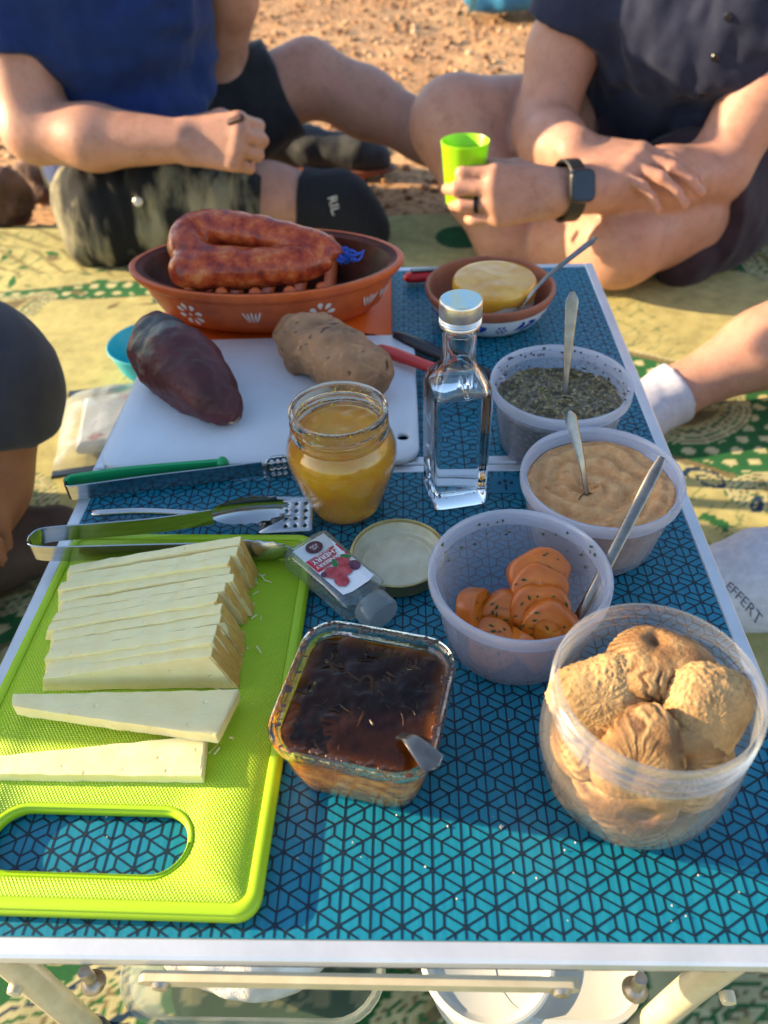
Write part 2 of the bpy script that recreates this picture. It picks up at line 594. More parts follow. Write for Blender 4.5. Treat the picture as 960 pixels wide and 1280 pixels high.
bp = nt.nodes.new('ShaderNodeBump'); bp.inputs['Strength'].default_value = .8; bp.inputs['Distance'].default_value = .006
nt.links.new(n3.outputs['Fac'], bp.inputs['Height']); nt.links.new(bp.outputs[0], b.inputs['Normal'])
M_SAND = m
me, X, Y = gridmesh('ground', xs, ys, sand_z)
tag(link('ground', me, M_SAND), kind='structure')

# loose gravel on the sand (uncountable)
def pebbles(name, n, seed, region, rr, mat, zf):
    rs = np.random.RandomState(seed)
    bm = bmesh.new(); bmesh.ops.create_icosphere(bm, subdivisions=1, radius=1)
    bv = np.array([v.co[:] for v in bm.verts]); bf = np.array([[v.index for v in f.verts] for f in bm.faces]); bm.free()
    x = rs.uniform(region[0], region[1], n); y = rs.uniform(region[2], region[3], n)
    keep = ~((y < 1.36) & (x > -1.35) & (x < 1.3))
    x, y = x[keep], y[keep]; n = len(x)
    r = rr[0] + (rr[1] - rr[0]) * rs.rand(n) ** 3
    V = bv[None] * (1 + .35 * (rs.rand(n, len(bv), 1) - .5))
    V = V * r[:, None, None] * rs.uniform(.6, 1.25, (n, 1, 3)) * np.array([1, 1, .7])
    V = V + np.stack([x, y, zf(x, y) + r * .25], 1)[:, None]
    F = bf[None] + (np.arange(n) * len(bv))[:, None, None]
    me = np_mesh(name, V.reshape(-1, 3), F.reshape(-1, 3))
    return link(name, me, mat)
m, nt, b, tc = nodes_of('loose gravel')
g = nt.nodes.new('ShaderNodeNewGeometry')
r = ramp(nt, g.outputs['Random Per Island'], [(0, (.14, .07, .04)), (.4, (.38, .20, .10)), (.8, (.52, .31, .16)), (1, (.64, .45, .28))])
nt.links.new(r.outputs[0], b.inputs['Base Color']); inp(b, 'Roughness', .9); inp(b, 'Specular IOR Level', .2)
tag(pebbles('gravel', 14000, 4, (-2.6, 2.2, 1.3, 4.4), (.003, .015), m, sand_z), 'loose reddish gravel scattered over the sunlit sand', kind='stuff')

# picnic blanket
def blanket_z(X, Y):
    P = np.stack([X, Y, X * 0], -1)
    w = .5 + .5 * vnoise(P, 2.3, 9)
    rip = np.sin(Y * 62 + 3.0 * vnoise(P, 3.2, 2) + X * 9) * .5 + .5
    left = np.clip((-.25 - X) / .3, 0, 1) * np.clip((Y - .85) / .2, 0, 1)
    z = .004 + .006 * w + .010 * left * rip ** 2 + .004 * (.5 + .5 * vnoise(P, 7, 4))
    und = np.clip((.24 - np.abs(X)) / .05, 0, 1) * np.clip((.68 - Y) / .05, 0, 1)
    return z * (1 - und) + .006 * und
bx = axis([(-1.3, -.86, .03), (-.86, .80, .0034), (.80, 1.25, .03)])
by = axis([(-.9, -.06, .03), (-.06, .16, .0025), (.16, .34, .01), (.34, 1.365, .0034)])
me, X, Y = gridmesh('picnic_blanket', bx, by, blanket_z)
OLIVE = np.array((.48, .42, .17)); CREAM = np.array((.55, .50, .26)); GREEN = np.array((.030, .135, .045)); NAVY = np.array((.018, .045, .085)); BROWN = np.array((.20, .155, .075))
Pb = np.stack([X, Y, X * 0], -1)
wx = X + .012 * vnoise(Pb, 9, 21); wy = Y + .012 * vnoise(Pb, 9, 22)
col = np.where((Y < .2)[:, None], CREAM * .95, OLIVE) * (1 + .10 * vnoise(Pb, 14, 1))[:, None]
def paint(mask, c):
    col[mask] = np.asarray(c)
def near_(cx, cy, r): return (np.abs(X - cx) < r) & (np.abs(Y - cy) < r)
# wide diagonal green bands bordered in cream
def band(x, y, a, off, w):
    return (x * cos(a) + y * sin(a) - off) / w
def in_band(bv): return np.abs(bv) < 1
bands = [np.where(X > .05, band(wx, wy, radians(62), .80, .10), 9.), np.where(X > .2, band(wx, wy, radians(62), 1.30, .07), 9.), band(wx, wy, radians(62), -.02, .085),
         np.where(X < -.2, band(wx, wy, radians(96), 1.115 , .026), 9.), np.where(X < -.2, band(wx, wy, radians(118), .53, .05), 9.)]
for k, bv in enumerate(bands):
    paint(np.abs(bv) < 1.16, CREAM * .9)
    paint(np.abs(bv) < 1.10, BROWN)
    paint(np.abs(bv) < 1.0, GREEN)
inb = np.zeros(len(X), bool)
for bv in bands: inb |= np.abs(bv) < .93
# cream dots inside the green
gx, gy = X / .028, Y / .022
rowi = np.floor(gy); fx = gx + .5 * (rowi % 2) - np.floor(gx + .5 * (rowi % 2)) - .5; fy = gy - rowi - .5
paint(inb & (fx ** 2 + fy ** 2 * .8 < .075), CREAM)
# scrollwork: fine curls in the olive field
q = np.sin(wx * 95 + 2.4 * np.sin(wy * 40)) * np.sin(wy * 88 + 2.4 * np.sin(wx * 43))
fine = (np.abs(q) < .075) & (~inb) & (Y > .2) & (vnoise(Pb, 5, 31) > .12)
for bv in bands: fine &= np.abs(bv) > 1.2
paint(fine, OLIVE * .45 + GREEN * .55)
def paisley(cx, cy, s, ang, flip=1, outer=GREEN, navy=False):
    m = near_(cx, cy, s * 1.7)
    x = X[m] - cx; y = Y[m] - cy
    u = (x * cos(ang) + y * sin(ang)) / s; v = flip * (-x * sin(ang) + y * cos(ang)) / s
    f = np.full(u.shape, 9.)
    for t in np.linspace(0, 1, 34):
        th = t * 2.5
        px = -.45 + 1.35 * t - .25 * t * t * t * 2; py = .55 * t ** 2.2 - .85 * max(0, t - .75) * 1.6
        r = .52 * (1 - t) ** .75 + .05
        f = np.minimum(f, np.hypot(u - px, v - py) - r)
    c = col[m]
    def put(a, b, cc): c[(f >= a) & (f < b)] = cc
    put(-9, .10, outer); put(-9, .075, CREAM); put(-9, .03, BROWN if not navy else NAVY); put(-9, 0, CREAM * .9); put(-9, -.06, outer); put(-9, -.085, CREAM * .85)
    dots = (np.sin(u * 38) * np.sin(v * 38) > .25) & (f < -.12)
    c[dots] = BROWN
    put(-.24, -.21, outer); put(-9, -.30, OLIVE * .8); put(-9, -.36, BROWN)
    col[m] = c
paisley(.400, .700, .085, radians(8), 1)
paisley(.425, .555, .07, radians(150), 1)
paisley(.60, .80, .09, radians(60), -1)
paisley(-.60, 1.02, .08, radians(20), 1)
paisley(-.36, .90, .06, radians(200), -1)
paisley(-.42, .55, .07, radians(80), 1)
paisley(-.37, .42, .06, radians(10), -1)
paisley(.62, 1.15, .09, radians(100), 1)
paisley(-.20, .02, .075, radians(30), 1, GREEN, True)
paisley(.215, .03, .08, radians(75), -1)
paisley(.02, .035, .06, radians(200), 1)
def spiral(cx, cy, s, ang, cc, turns=1.6, w=.1):
    m = near_(cx, cy, s * 1.4)
    x = X[m] - cx; y = Y[m] - cy
    u = (x * cos(ang) + y * sin(ang)) / s; v = (-x * sin(ang) + y * cos(ang)) / s * 1.5
    d = np.full(u.shape, 9.)
    for t in np.linspace(0, 1, 60):
        th = t * turns * 2 * pi; r = .12 + .75 * t
        d = np.minimum(d, np.hypot(u - r * cos(th), v - r * sin(th)) - w * (.5 + .9 * t))
    c = col[m]; c[d < .05] = OLIVE * 1.1; c[d < 0] = cc; col[m] = c
spiral(.358, .575, .03, radians(-40), NAVY)
spiral(.395, .53, .014, radians(60), NAVY, 1.0, .3)
spiral(-.155, .03, .03, 0, NAVY); spiral(.16, .06, .03, 1, GREEN)
def leaf(cx, cy, a, L, w, cc, hollow=False):
    m = near_(cx, cy, L * 1.2)
    x = X[m] - cx; y = Y[m] - cy
    u = (x * cos(a) + y * sin(a)) / L; v = (-x * sin(a) + y * cos(a)) / w
    e = np.abs(v) - np.clip(1 - u * u, 0, 1)
    c = col[m]; c[(e < 0) & (np.abs(u) < 1)] = cc
    if hollow: c[(e < -.38) & (np.abs(u) < .7)] = CREAM
    col[m] = c
leaf(.348, .503, radians(-35), .017, .007, GREEN); leaf(.338, .512, radians(10), .011, .005, GREEN); leaf(.352, .495, radians(-90), .009, .005, GREEN)
rs = np.random.RandomState(11)
for i in range(46):                                    # vines under the near end of the table
    cx, cy = rs.uniform(-.24, .26), rs.uniform(-.02, .13)
    a = rs.uniform(0, 2 * pi)
    leaf(cx, cy, a, .011, .0045, GREEN, True)
    leaf(cx + .012 * cos(a + .8), cy + .012 * sin(a + .8), a + .9, .010, .004, GREEN, True)
    leaf(cx - .014 * cos(a), cy - .014 * sin(a), a, .010, .0012, GREEN)
for i in range(60):                                    # leaf sprays along the left and far border
    cx, cy = rs.uniform(-.85, .0), rs.uniform(1.0, 1.22)
    leaf(cx, cy, rs.uniform(0, pi), .016, .006, GREEN if i % 3 else BROWN)
m = ((X - .113) / .045) ** 2 + ((Y - 1.258) / .05) ** 2
paint(m < 1.1, CREAM * .8); paint(m < 1, GREEN * .8)
arcs = (X < -.3) & (Y > 1.12) & (np.sin((np.hypot(X + .9, Y - .9)) * 190) > .78)
paint(arcs, OLIVE * .55)
pigment(me, np.clip(col, 0, 1))
M_BLANKET = attr_mat('printed cotton blanket', .9, bump=(700, .35, .0006), spec=.15, cvar=40)
tag(link('picnic_blanket', me, M_BLANKET), 'yellow and green paisley picnic blanket spread on the sand', 'blanket')

# ------------------------------------------------------------------ folding table
W, L = .400, .6176
M_ALU = pm('brushed aluminium edge', (.72, .73, .75), .38, .55, c2=(.62, .64, .67), cscale=30, bump=(400, .12, .0004, (1, 1, 1)))
M_CREAM = pm('cream powder-coated steel', (.62, .54, .36), .35, 0, c2=(.52, .43, .27), cscale=45, coat=.2, bump=(220, .1, .0005))
M_RUST = pm('dusty underside lip', (.50, .42, .32), .7, 0, c2=(.22, .14, .08), cscale=160, lo=.45, hi=.62)
M_STEELBOLT = pm('worn zinc bolt', (.50, .46, .40), .4, .8, c2=(.32, .26, .20), cscale=200)
M_PANEL = pm('teal printed board', (.004, .168, .262), .36, 0, c2=(.008, .205, .290), cscale=40, stretch=(9, .5, 1), spec=.45, bump=(900, .08, .0003), rvar=.10)
M_LINE = pm('dark printed line', (.004, .018, .032), .4, 0, spec=.4)
table = thing('folding_table', 'low folding camping table with teal hexagon print and aluminium edges', 'table', (0, L / 2, 0))
def kid(o, parent):
    o.parent = parent
    if parent == table:                       # parts are built in world coordinates
        o.matrix_parent_inverse = Matrix.Translation((0, -L / 2, 0))
    return o
rw = .0088
def hexlines(x0, x1, y0, y1, z):
    s = .0148 / 3
    mb = MB(); seen = set()
    a = 3 * s; cw = a * math.sqrt(3) / 2
    def seg(p, q, w, dz):
        k = (round((p[0] + q[0]) / 2, 5), round((p[1] + q[1]) / 2, 5))
        if k in seen: return
        seen.add(k)
        t0, t1 = 0., 1.                                       # clip to the panel
        d = (q[0] - p[0], q[1] - p[1])
        for dd, pp, lo, hi in ((d[0], p[0], x0, x1), (d[1], p[1], y0, y1)):
            if abs(dd) < 1e-9:
                if pp < lo or pp > hi: return
            else:
                ta, tb = (lo - pp) / dd, (hi - pp) / dd
                t0 = max(t0, min(ta, tb)); t1 = min(t1, max(ta, tb))
        if t1 <= t0: return
        A = (p[0] + d[0] * t0, p[1] + d[1] * t0); B = (p[0] + d[0] * t1, p[1] + d[1] * t1)
        l = math.hypot(*d); n = (-d[1] / l * w / 2, d[0] / l * w / 2)
        mb.add([(A[0] + n[0], A[1] + n[1], z + dz), (A[0] - n[0], A[1] - n[1], z + dz), (B[0] - n[0], B[1] - n[1], z + dz), (B[0] + n[0], B[1] + n[1], z + dz)], [(0, 1, 2, 3)])
    ox, oy = .0035, .0055
    for ci in range(int((x0 - ox) / cw) - 2, int((x1 - ox) / cw) + 3):
        for ri in range(int((y0 - oy) / a) - 2, int((y1 - oy) / a) + 3):
            S = (ox + ci * cw, oy + ri * a + (a / 2 if ci % 2 else 0))
            for di, ang in enumerate((270, 30, 150)):
                c = (S[0] + s * cos(radians(ang)), S[1] + s * sin(radians(ang)))
                vs = [(c[0] + s * cos(radians(ang + 60 * k)), c[1] + s * sin(radians(ang + 60 * k))) for k in range(6)]
                for k in range(6):
                    seg(vs[k], vs[(k + 1) % 6], .00092, .00002 * ((di * 2 + k) % 5))
                seg(vs[0], vs[3], .00074, .00011)
            if x0 < S[0] - .001 and S[0] + .001 < x1 and y0 < S[1] - .001 and S[1] + .001 < y1:
                mb.add([(S[0] + .0013 * cos(k * pi / 3), S[1] + .0013 * sin(k * pi / 3), z + .00014) for k in range(6)], [tuple(range(6))])
    return mb
def half(y0, y1):
    p = kid(MB().box((-W / 2 + rw - .001, y0 + rw - .001, H - .012), (W / 2 - rw + .001, y1 - rw + .001, H - .0006)).build('panel', M_PANEL), table)
    mb = hexlines(-W / 2 + rw - .0002, W / 2 - rw + .0002, y0 + rw - .0006, y1 - rw + .0006, H - .0005)
    ln = mb.build('printed_line', M_LINE, smooth=False); tag(ln, kind='stuff')
    kid(ln, p)
    if y0 < .1:
        e = MB(); e.box((.074, y1 - rw - .022, H - .0006), (.108, y1 - rw - .005, H - .0003))
        kid(e.build('printed_plate', pm('plain teal plate print', (.010, .15, .25), .36)), p)
        e = MB()
        for a in (90, 30, 150):
            e.add([(.084 + .0045 * cos(radians(a)) + .0016 * cos(radians(a + 90 * k)), y1 - rw - .0135 + .0035 * sin(radians(a)) + .0022 * sin(radians(a + 90 * k)), H - .0002 + .00001 * a / 30) for k in range(4)], [(0, 1, 2, 3)])
        e.box((.0832, y1 - rw - .019, H - .0003), (.0848, y1 - rw - .013, H - .00022))
        for k in range(6):
            e.box((.093 + .0004 * (k % 2), y1 - rw - .0195 + k * .0022, H - .0003), (.0965 - .0004 * (k % 3), y1 - rw - .0185 + k * .0022, H - .0002))
        kid(e.build('printed_emblem', M_LINE, smooth=False), p)
    for a, b_ in (((-W / 2, y0, H - .012), (-W / 2 + rw, y1, H)), ((W / 2 - rw, y0, H - .012), (W / 2, y1, H)),
                  ((-W / 2 + rw, y0, H - .008), (W / 2 - rw, y0 + rw - .0005, H - .0002)), ((-W / 2 + rw, y1 - rw + .0005, H - .012), (W / 2 - rw, y1, H - .0002))):
        kid(MB().box(a, b_, .0012).build('edge_rail', M_ALU), table)
half(0, L / 2 - .0006)
half(L / 2 + .0006, L)
# steel under-frame at the near end
kid(MB().box((-W / 2 + .01, .0012, H - .0125), (W / 2 - .01, .02, H - .0085), .0006).build('lower_lip', M_RUST), table)
kid(MB().box((-W / 2 + .004, .004, H - .0165), (W / 2 - .004, .0225, H - .0128), .0006).build('cross_bar', M_CREAM), table)
def strut(p0, p1, hh):
    mb = MB()
    a = Vector(p0); b_ = Vector(p1); d = (b_ - a).normalized()
    n = Vector((0, 0, 1))
    up = (n - d * n.dot(d)).normalized(); ring = []
    pts = []
    for k in range(9):
        t = radians(90 + 180 * k / 8); pts.append(a + d * hh * cos(t) + up * hh * sin(t))
    for k in range(9):
        t = radians(-90 + 180 * k / 8); pts.append(b_ + d * hh * cos(t) + up * hh * sin(t))
    mb.loft([[(p.x, -.0052, p.z) for p in pts], [(p.x, -.0056 + .001, p.z) for p in pts], [(p.x, -.0012, p.z) for p in pts]])
    return mb
st = kid(strut((-.086, 0, H - .0125), (.083, 0, H - .0145), .0034).build('folding_strut', M_CREAM), table)
for x, z in ((-.0805, H - .0135), (.079, H - .0155)):
    mb = MB(); mb.lathe([(.0001, .0022), (.003, .0016), (.0042, 0), (.0036, -.001)], 16)
    r = mb.build('rivet', M_STEELBOLT); r.rotation_euler = (radians(90), 0, 0); r.location = (x, -.0053, z)
    r.parent = st
for x in (-.1125, .1105):
    mb = MB(); mb.lathe([(.0001, H - .012), (.0025, H - .012), (.0026, H - .022), (.0045, H - .0235), (.0052, H - .026), (.0046, H - .0275), (.0001, H - .028)], 18, (x, -.0012, 0))
    kid(mb.build('adjuster_peg', M_STEELBOLT), table)
for sx, x0, x1 in ((-1, -.190, -.182), (1, .181, .152)):
    for y in (.030, L - .03):
        mb = MB()
        mb.tube(smoothpath([(x0, y, H - .014), (x0 * .99 + x1 * .01, y, H - .05), (x0 * .5 + x1 * .5, y, .12), (x1, y, .012)], 14), .0078, 14)
        lg = kid(mb.build('leg', M_CREAM), table)
        mb = MB(); mb.lathe([(.0001, .006), (.0095, .006), (.0098, .012), (.0092, .024), (.0001, .024)], 16, (x1, y, 0))
        c = mb.build('rubber_foot', pm('grey rubber', (.12, .11, .10), .8)); c.parent = lg
        if y < .1:
            mb = MB(); mb.lathe([(.0001, .003), (.0035, .0022), (.004, 0), (.004, -.003)], 12)
            c = mb.build('pivot_pin', M_CREAM); c.rotation_euler = (radians(90), 0, 0); c.location = (x0 - sx * .002, y - .0085, H - .118); c.parent = lg
# crumbs
rs = np.random.RandomState(5)
mb = MB()
for i in range(80):
    if i < 45: x, y = rs.normal(.06, .07), abs(rs.normal(.045, .03)) + .012
    else: x, y = rs.uniform(-.19, .19), rs.uniform(.012, .30)
    if abs(x) > .188: continue
    r = rs.uniform(.0002, .0006) if rs.rand() < .93 else rs.uniform(.0008, .0018)
    a = rs.rand(6, 3) * .8 + .6
    b8 = np.array([(1, 0, 0), (0, 1, 0), (-1, 0, 0), (0, -1, 0), (0, 0, 1), (0, 0, -1)], float) * a * r + (x, y, H + r * .5)
    mb.add(b8, [(0, 1, 4), (1, 2, 4), (2, 3, 4), (3, 0, 4), (1, 0, 5), (2, 1, 5), (3, 2, 5), (0, 3, 5)])
tag(mb.build('crumbs', pm('pale crumbs', (.52, .46, .36), .8)), 'pale crumbs scattered over the near half of the teal table', kind='stuff')
# ------------------------------------------------------------------ cutting boards
def knurl_mat(name, col, pitch):
    m, nt, b, tc = nodes_of(name)
    inp(b, 'Base Color', rgba(col)); inp(b, 'Roughness', .38); inp(b, 'Specular IOR Level', .45)
    inp(b, 'Subsurface Weight', .15); inp(b, 'Subsurface Radius', (.004, .005, .001)); inp(b, 'Subsurface Scale', 1)
    hs = []
    for ang in (radians(38), radians(-38)):
        mp = nt.nodes.new('ShaderNodeMapping'); mp.inputs['Rotation'].default_value = (0, 0, ang)
        nt.links.new(tc.outputs['Object'], mp.inputs['Vector'])
        w = nt.nodes.new('ShaderNodeTexWave'); w.inputs['Scale'].default_value = 1 / pitch / 3.18; w.inputs['Distortion'].default_value = .15
        nt.links.new(mp.outputs[0], w.inputs['Vector']); hs.append(w.outputs['Fac'])
    mm = nt.nodes.new('ShaderNodeMath'); mm.operation = 'MULTIPLY'
    nt.links.new(hs[0], mm.inputs[0]); nt.links.new(hs[1], mm.inputs[1])
    bp = nt.nodes.new('ShaderNodeBump'); bp.inputs['Strength'].default_value = .75; bp.inputs['Distance'].default_value = .0005
    nt.links.new(mm.outputs[0], bp.inputs['Height']); nt.links.new(bp.outputs[0], b.inputs['Normal'])
    return m
LIME = (.40, .61, .010)
M_LIME = pm('lime green plastic', LIME, .36, spec=.45, sss=.15, srad=(.004, .005, .001), bump=(150, .2, .0005, (.4, 6, 1)))
M_LIMEK = knurl_mat('lime green knurled plastic', LIME, .0013)
gb = thing('chopping_board', 'lime green plastic chopping board with a long handle slot under the cheese', 'chopping board', (-.1145, .1245, H + .0002), radians(-1.2))
BW, BL, BT = .1515, .221, .0068
hole_c = (-.0035, -.0805)
shear = .0
link('board_body', plate_mesh('board_body', lambda i: rrect(BW, BL, .010, i, 9), [lambda i: rrect(.087, .0265, .01325, i, 12, hole_c)], 0, BT - .0004, .0016), M_LIME, gb)
link('raised_border', plate_mesh('raised_border', lambda i: rrect(BW - .0022, BL - .0022, .0095, i, 9), [lambda i: rrect(BW - .0115, BL - .0115, .006, i, 9)], BT - .0007, BT + .0003, .0004), M_LIME, gb)
link('slot_border', plate_mesh('slot_border', lambda i: rrect(.0925, .032, .016, i, 12, hole_c), [lambda i: rrect(.0885, .028, .014, i, 12, hole_c)], BT - .0007, BT + .0003, .0003), M_LIME, gb)
link('textured_face', plate_mesh('textured_face', lambda i: rrect(BW - .0122, BL - .0122, .0057, i, 9), [lambda i: rrect(.0932, .0327, .0163, i, 12, hole_c)], BT - .0008, BT - .0001, .0002), M_LIMEK, gb)

M_WHITEB = pm('white plastic board', (.74, .76, .80), .45, spec=.4, bump=(160, .22, .0005, (7, .4, 1)), c2=(.66, .68, .70), cscale=9, rvar=.12)
wb = link('chopping_board', plate_mesh('chopping_board', lambda i: rrect(.222, .170, .016, i, 8), [lambda i: circle2((.1, -.0575), .0042 + -i, 16)], 0, .005, .0012), M_WHITEB, None, (-.0845, .3895, H + .0008), (0, 0, radians(.8)))
tag(wb, 'white plastic chopping board under the sweet potatoes', 'chopping board')
M_ORANGE = pm('orange plastic board', (.86, .125, .006), .42, spec=.4, c2=(.78, .10, .005), cscale=30, bump=(300, .06, .0005))
ob = link('chopping_board', plate_mesh('chopping_board', lambda i: rrect(.205, .195, .012, i, 8), [lambda i: rrect(.022, .008, .004, i, 8, (-.078, -.032))], 0, .0045, .001), M_ORANGE, None, (-.0975, .5575, H + .0002), (0, 0, radians(1)))
tag(ob, 'bright orange plastic chopping board under the terracotta roasting dish', 'chopping board')

# ------------------------------------------------------------------ cheese wedges
def cheese_mat():
    m, nt, b, tc = nodes_of('pale cured sheep cheese')
    n = noise_node(nt, tc.outputs['Object'], 90, 5, .65)
    r = ramp(nt, n.outputs['Fac'], [(.3, (.86, .70, .32)), (.7, (.90, .79, .43))])
    g = nt.nodes.new('ShaderNodeNewGeometry')
    vt = nt.nodes.new('ShaderNodeTexVoronoi'); vt.inputs['Scale'].default_value = 130
    nt.links.new(tc.outputs['Object'], vt.inputs['Vector'])
    rr = ramp(nt, vt.outputs['Distance'], [(.0, (.0, .0, .0)), (.17, (1, 1, 1))])
    nt.links.new(r.outputs[0], b.inputs['Base Color'])
    n2 = noise_node(nt, tc.outputs['Object'], 500, 4, .6, (.4, 1, 1))
    ad = nt.nodes.new('ShaderNodeMath'); ad.operation = 'MULTIPLY_ADD'; ad.inputs[1].default_value = .5
    nt.links.new(n2.outputs['Fac'], ad.inputs[0]); nt.links.new(rr.outputs[0], ad.inputs[2])
    bp = nt.nodes.new('ShaderNodeBump'); bp.inputs['Strength'].default_value = .75; bp.inputs['Distance'].default_value = .0007
    nt.links.new(ad.outputs[0], bp.inputs['Height']); nt.links.new(bp.outputs[0], b.inputs['Normal'])
    inp(b, 'Roughness', .45); inp(b, 'Specular IOR Level', .4)
    inp(b, 'Subsurface Weight', .35); inp(b, 'Subsurface Radius', (.006, .004, .0015)); inp(b, 'Subsurface Scale', 1)
    return m
M_CHEESE = cheese_mat()
M_RIND = pm('darker cheese rind', (.68, .40, .09), .55, c2=(.58, .31, .06), cscale=120, sss=.2, srad=(.004, .002, .001), bump=(600, .4, .0004))
M_CHEESE_DARK = None
def wedge(seed, Lx=.104, h0=.0065, h1=.0255, t=.0064, slant=.010):
    """long triangular slice: x along its length, z its height, y its thickness; returns body and rind strip"""
    rs = np.random.RandomState(seed)
    nx, nz, ny = 26, 8, 4
    U = np.linspace(0, 1, nx); V = np.linspace(0, 1, nz); Wd = np.linspace(0, 1, ny)
    h0 = h0 * rs.uniform(.85, 1.15); h1 = h1 * rs.uniform(.95, 1.05); Lx = Lx * rs.uniform(.985, 1.015)
    pts = {}; v = []; f = []
    def vid(i, j, k):
        key = (i, j, k)
        if key not in pts:
            u, w, s = U[i], V[k], Wd[j]
            hh = h0 + (h1 - h0) * u
            edge = .0006
            x = Lx * u - slant * w * u + .0025 * w * (1 - u)
            y = t * (s - .5) * (1 - .0) ; z = hh * w
            # softened edges
            for (q, n_) in ((u, 'x'),):
                pass
            pts[key] = len(v); v.append((x, y, z))
        return pts[key]
    def quad(a, b_, c, d): f.append((a, b_, c, d))
    for i in range(nx - 1):
        for k in range(nz - 1):
            quad(vid(i, 0, k), vid(i + 1, 0, k), vid(i + 1, 0, k + 1), vid(i, 0, k + 1))
            quad(vid(i, ny - 1, k + 1), vid(i + 1, ny - 1, k + 1), vid(i + 1, ny - 1, k), vid(i, ny - 1, k))
        for j in range(ny - 1):
            quad(vid(i, j, nz - 1), vid(i + 1, j, nz - 1), vid(i + 1, j + 1, nz - 1), vid(i, j + 1, nz - 1))
            quad(vid(i, j + 1, 0), vid(i + 1, j + 1, 0), vid(i + 1, j, 0), vid(i, j, 0))
    for j in range(ny - 1):
        for k in range(nz - 1):
            quad(vid(0, j + 1, k), vid(0, j, k), vid(0, j, k + 1), vid(0, j + 1, k + 1))
            quad(vid(nx - 1, j, k), vid(nx - 1, j + 1, k), vid(nx - 1, j + 1, k + 1), vid(nx - 1, j, k + 1))
    v = np.array(v)
    n = np.stack([fbm(v, 160, seed, 3), fbm(v, 130, seed + 50, 3), fbm(v, 160, seed + 90, 3)], 1)
    v = v + n * np.array([.0005, .00042, .0004])
    bend = rs.uniform(-.0012, .0012)
    v[:, 1] += bend * np.sin(v[:, 0] / Lx * pi)
    mb = MB().add(v, f)
    # rind strip proud of the wide end
    r = []
    mb2 = MB()
    ring = []
    for j in (0, ny - 1):
        pass
    xa, xb = Lx, Lx - slant
    e = .0005
    mb2.loft([[(xa - .0008, -t / 2 - e * .2, .0006), (xa + e, -t / 2 + .0004, .0006), (xa + e, t / 2 - .0004, .0006), (xa - .0008, t / 2 + e * .2, .0006)],
              [(xb - .0008, -t / 2 - e * .2, h1 - .0008), (xb + e, -t / 2 + .0004, h1 - .0008), (xb + e, t / 2 - .0004, h1 - .0008), (xb - .0008, t / 2 + e * .2, h1 - .0008)]])
    return mb, mb2
ordn = ['first', 'second', 'third', 'fourth', 'fifth', 'sixth', 'seventh', 'eighth', 'ninth', 'tenth', 'eleventh', 'twelfth']
rs = np.random.RandomState(21)
BZ = H + BT + .0004
xoff = [.002, .003, -.002, .000, .002, -.002, -.004, .000, .001, .000, .001, .0015]
NCH = 12
for i in range(NCH):                                    # standing row, i = 0 farthest, by the tongs
    e = thing('cheese_slice', ('pale cheese slice at the tongs end of the standing row' if i == 0 else 'frontmost cheese slice of the standing row with its whole face showing' if i == NCH - 1 else
              'pale cheese slice in the standing row, %s from the tongs' % ordn[i]), 'cheese slice', group='cheese slices in the standing row')
    a, b_ = wedge(100 + i, Lx=.110 - .001 * i, slant=.006 + .00035 * i, t=.0066, h0=.0085, h1=.0262 - .0005 * (i % 4))
    a.build('paste', M_CHEESE, e, sharp=55); b_.build('rind', M_RIND, e)
    y = .1955 - i * .00645 - (.0009 if i >= 3 else 0) - (.0009 if i >= 6 else 0)
    e.location = (-.1790 + xoff[i] * .75 + .00115 * i, y, BZ + .0003)
    e.rotation_euler = (radians(-5 + rs.uniform(-1.6, 1.0) + (1.5 if i in (2, 5) else 0)), 0, radians(2.0 - i * .15 + rs.uniform(-.6, .6)))
for nm, sd, loc, rot, lab in (('cheese_slice', 140, (-.1735, .1105, BZ + .0078), (radians(85), radians(0), radians(1.2)), 'pale cheese slice lying loose across the top of the nearest slice'),
                              ('cheese_slice', 141, (-.1815, .0712, BZ + .0032), (radians(-90), 0, radians(-.5)), 'cheese slice lying flat nearest the board handle')):
    e = thing(nm, lab, 'cheese slice', loc, group='loose cheese slices')
    a, b_ = wedge(sd, Lx=.112 if sd == 140 else .109, h0=.007, h1=.0275 if sd == 140 else .0205, slant=.006 if sd == 140 else .002)
    a.build('paste', M_CHEESE, e, sharp=55); b_.build('rind', M_CHEESE, e)
    e.rotation_euler = rot
mb = MB(); rs = np.random.RandomState(8)
for i in range(30):
    y = rs.uniform(.085, .20); x = -.070 + rs.normal(0, .004) + (.004 if y > .15 else 0)
    p = np.array((x, y, BZ + .0008)); d = rs.normal(0, 1, 3) * (.0012, .0012, .0004)
    mb.tube([p - d, p, p + d], rs.uniform(.00025, .0006), 5)
tag(mb.build('cheese_crumbs', M_CHEESE), 'tiny cheese crumbs beside the cut slices on the green board', kind='stuff')

# ------------------------------------------------------------------ tongs and slotted turner
M_STEEL = pm('polished kitchen steel', (.50, .50, .50), .18, 1, c2=(.42, .42, .41), cscale=300, stretch=(.05, 1, 1))
M_STEELB = pm('worn spoon steel', (.27, .24, .21), .27, 1, c2=(.20, .175, .15), cscale=150)
M_GREENS = pm('green silicone grip', (.01, .30, .10), .45, spec=.4)
t1 = thing('serving_tongs', 'polished steel serving tongs with scalloped heads behind the cheese', 'tongs', (0, 0, 0))
zt = H + BT + .0085
up_ = smoothpath([(-.2035, .2165, zt + .002), (-.2000, .2225, zt + .002), (-.190, .2255, zt + .0015), (-.165, .2285, zt + .001), (-.130, .234, zt), (-.100, .2405, zt)], 26)
lo_ = smoothpath([(-.2035, .2165, zt + .002), (-.2015, .2105, zt + .002), (-.192, .2085, zt + .0015), (-.170, .2090, zt + .001), (-.135, .2110, zt), (-.090, .2118, zt)], 26)
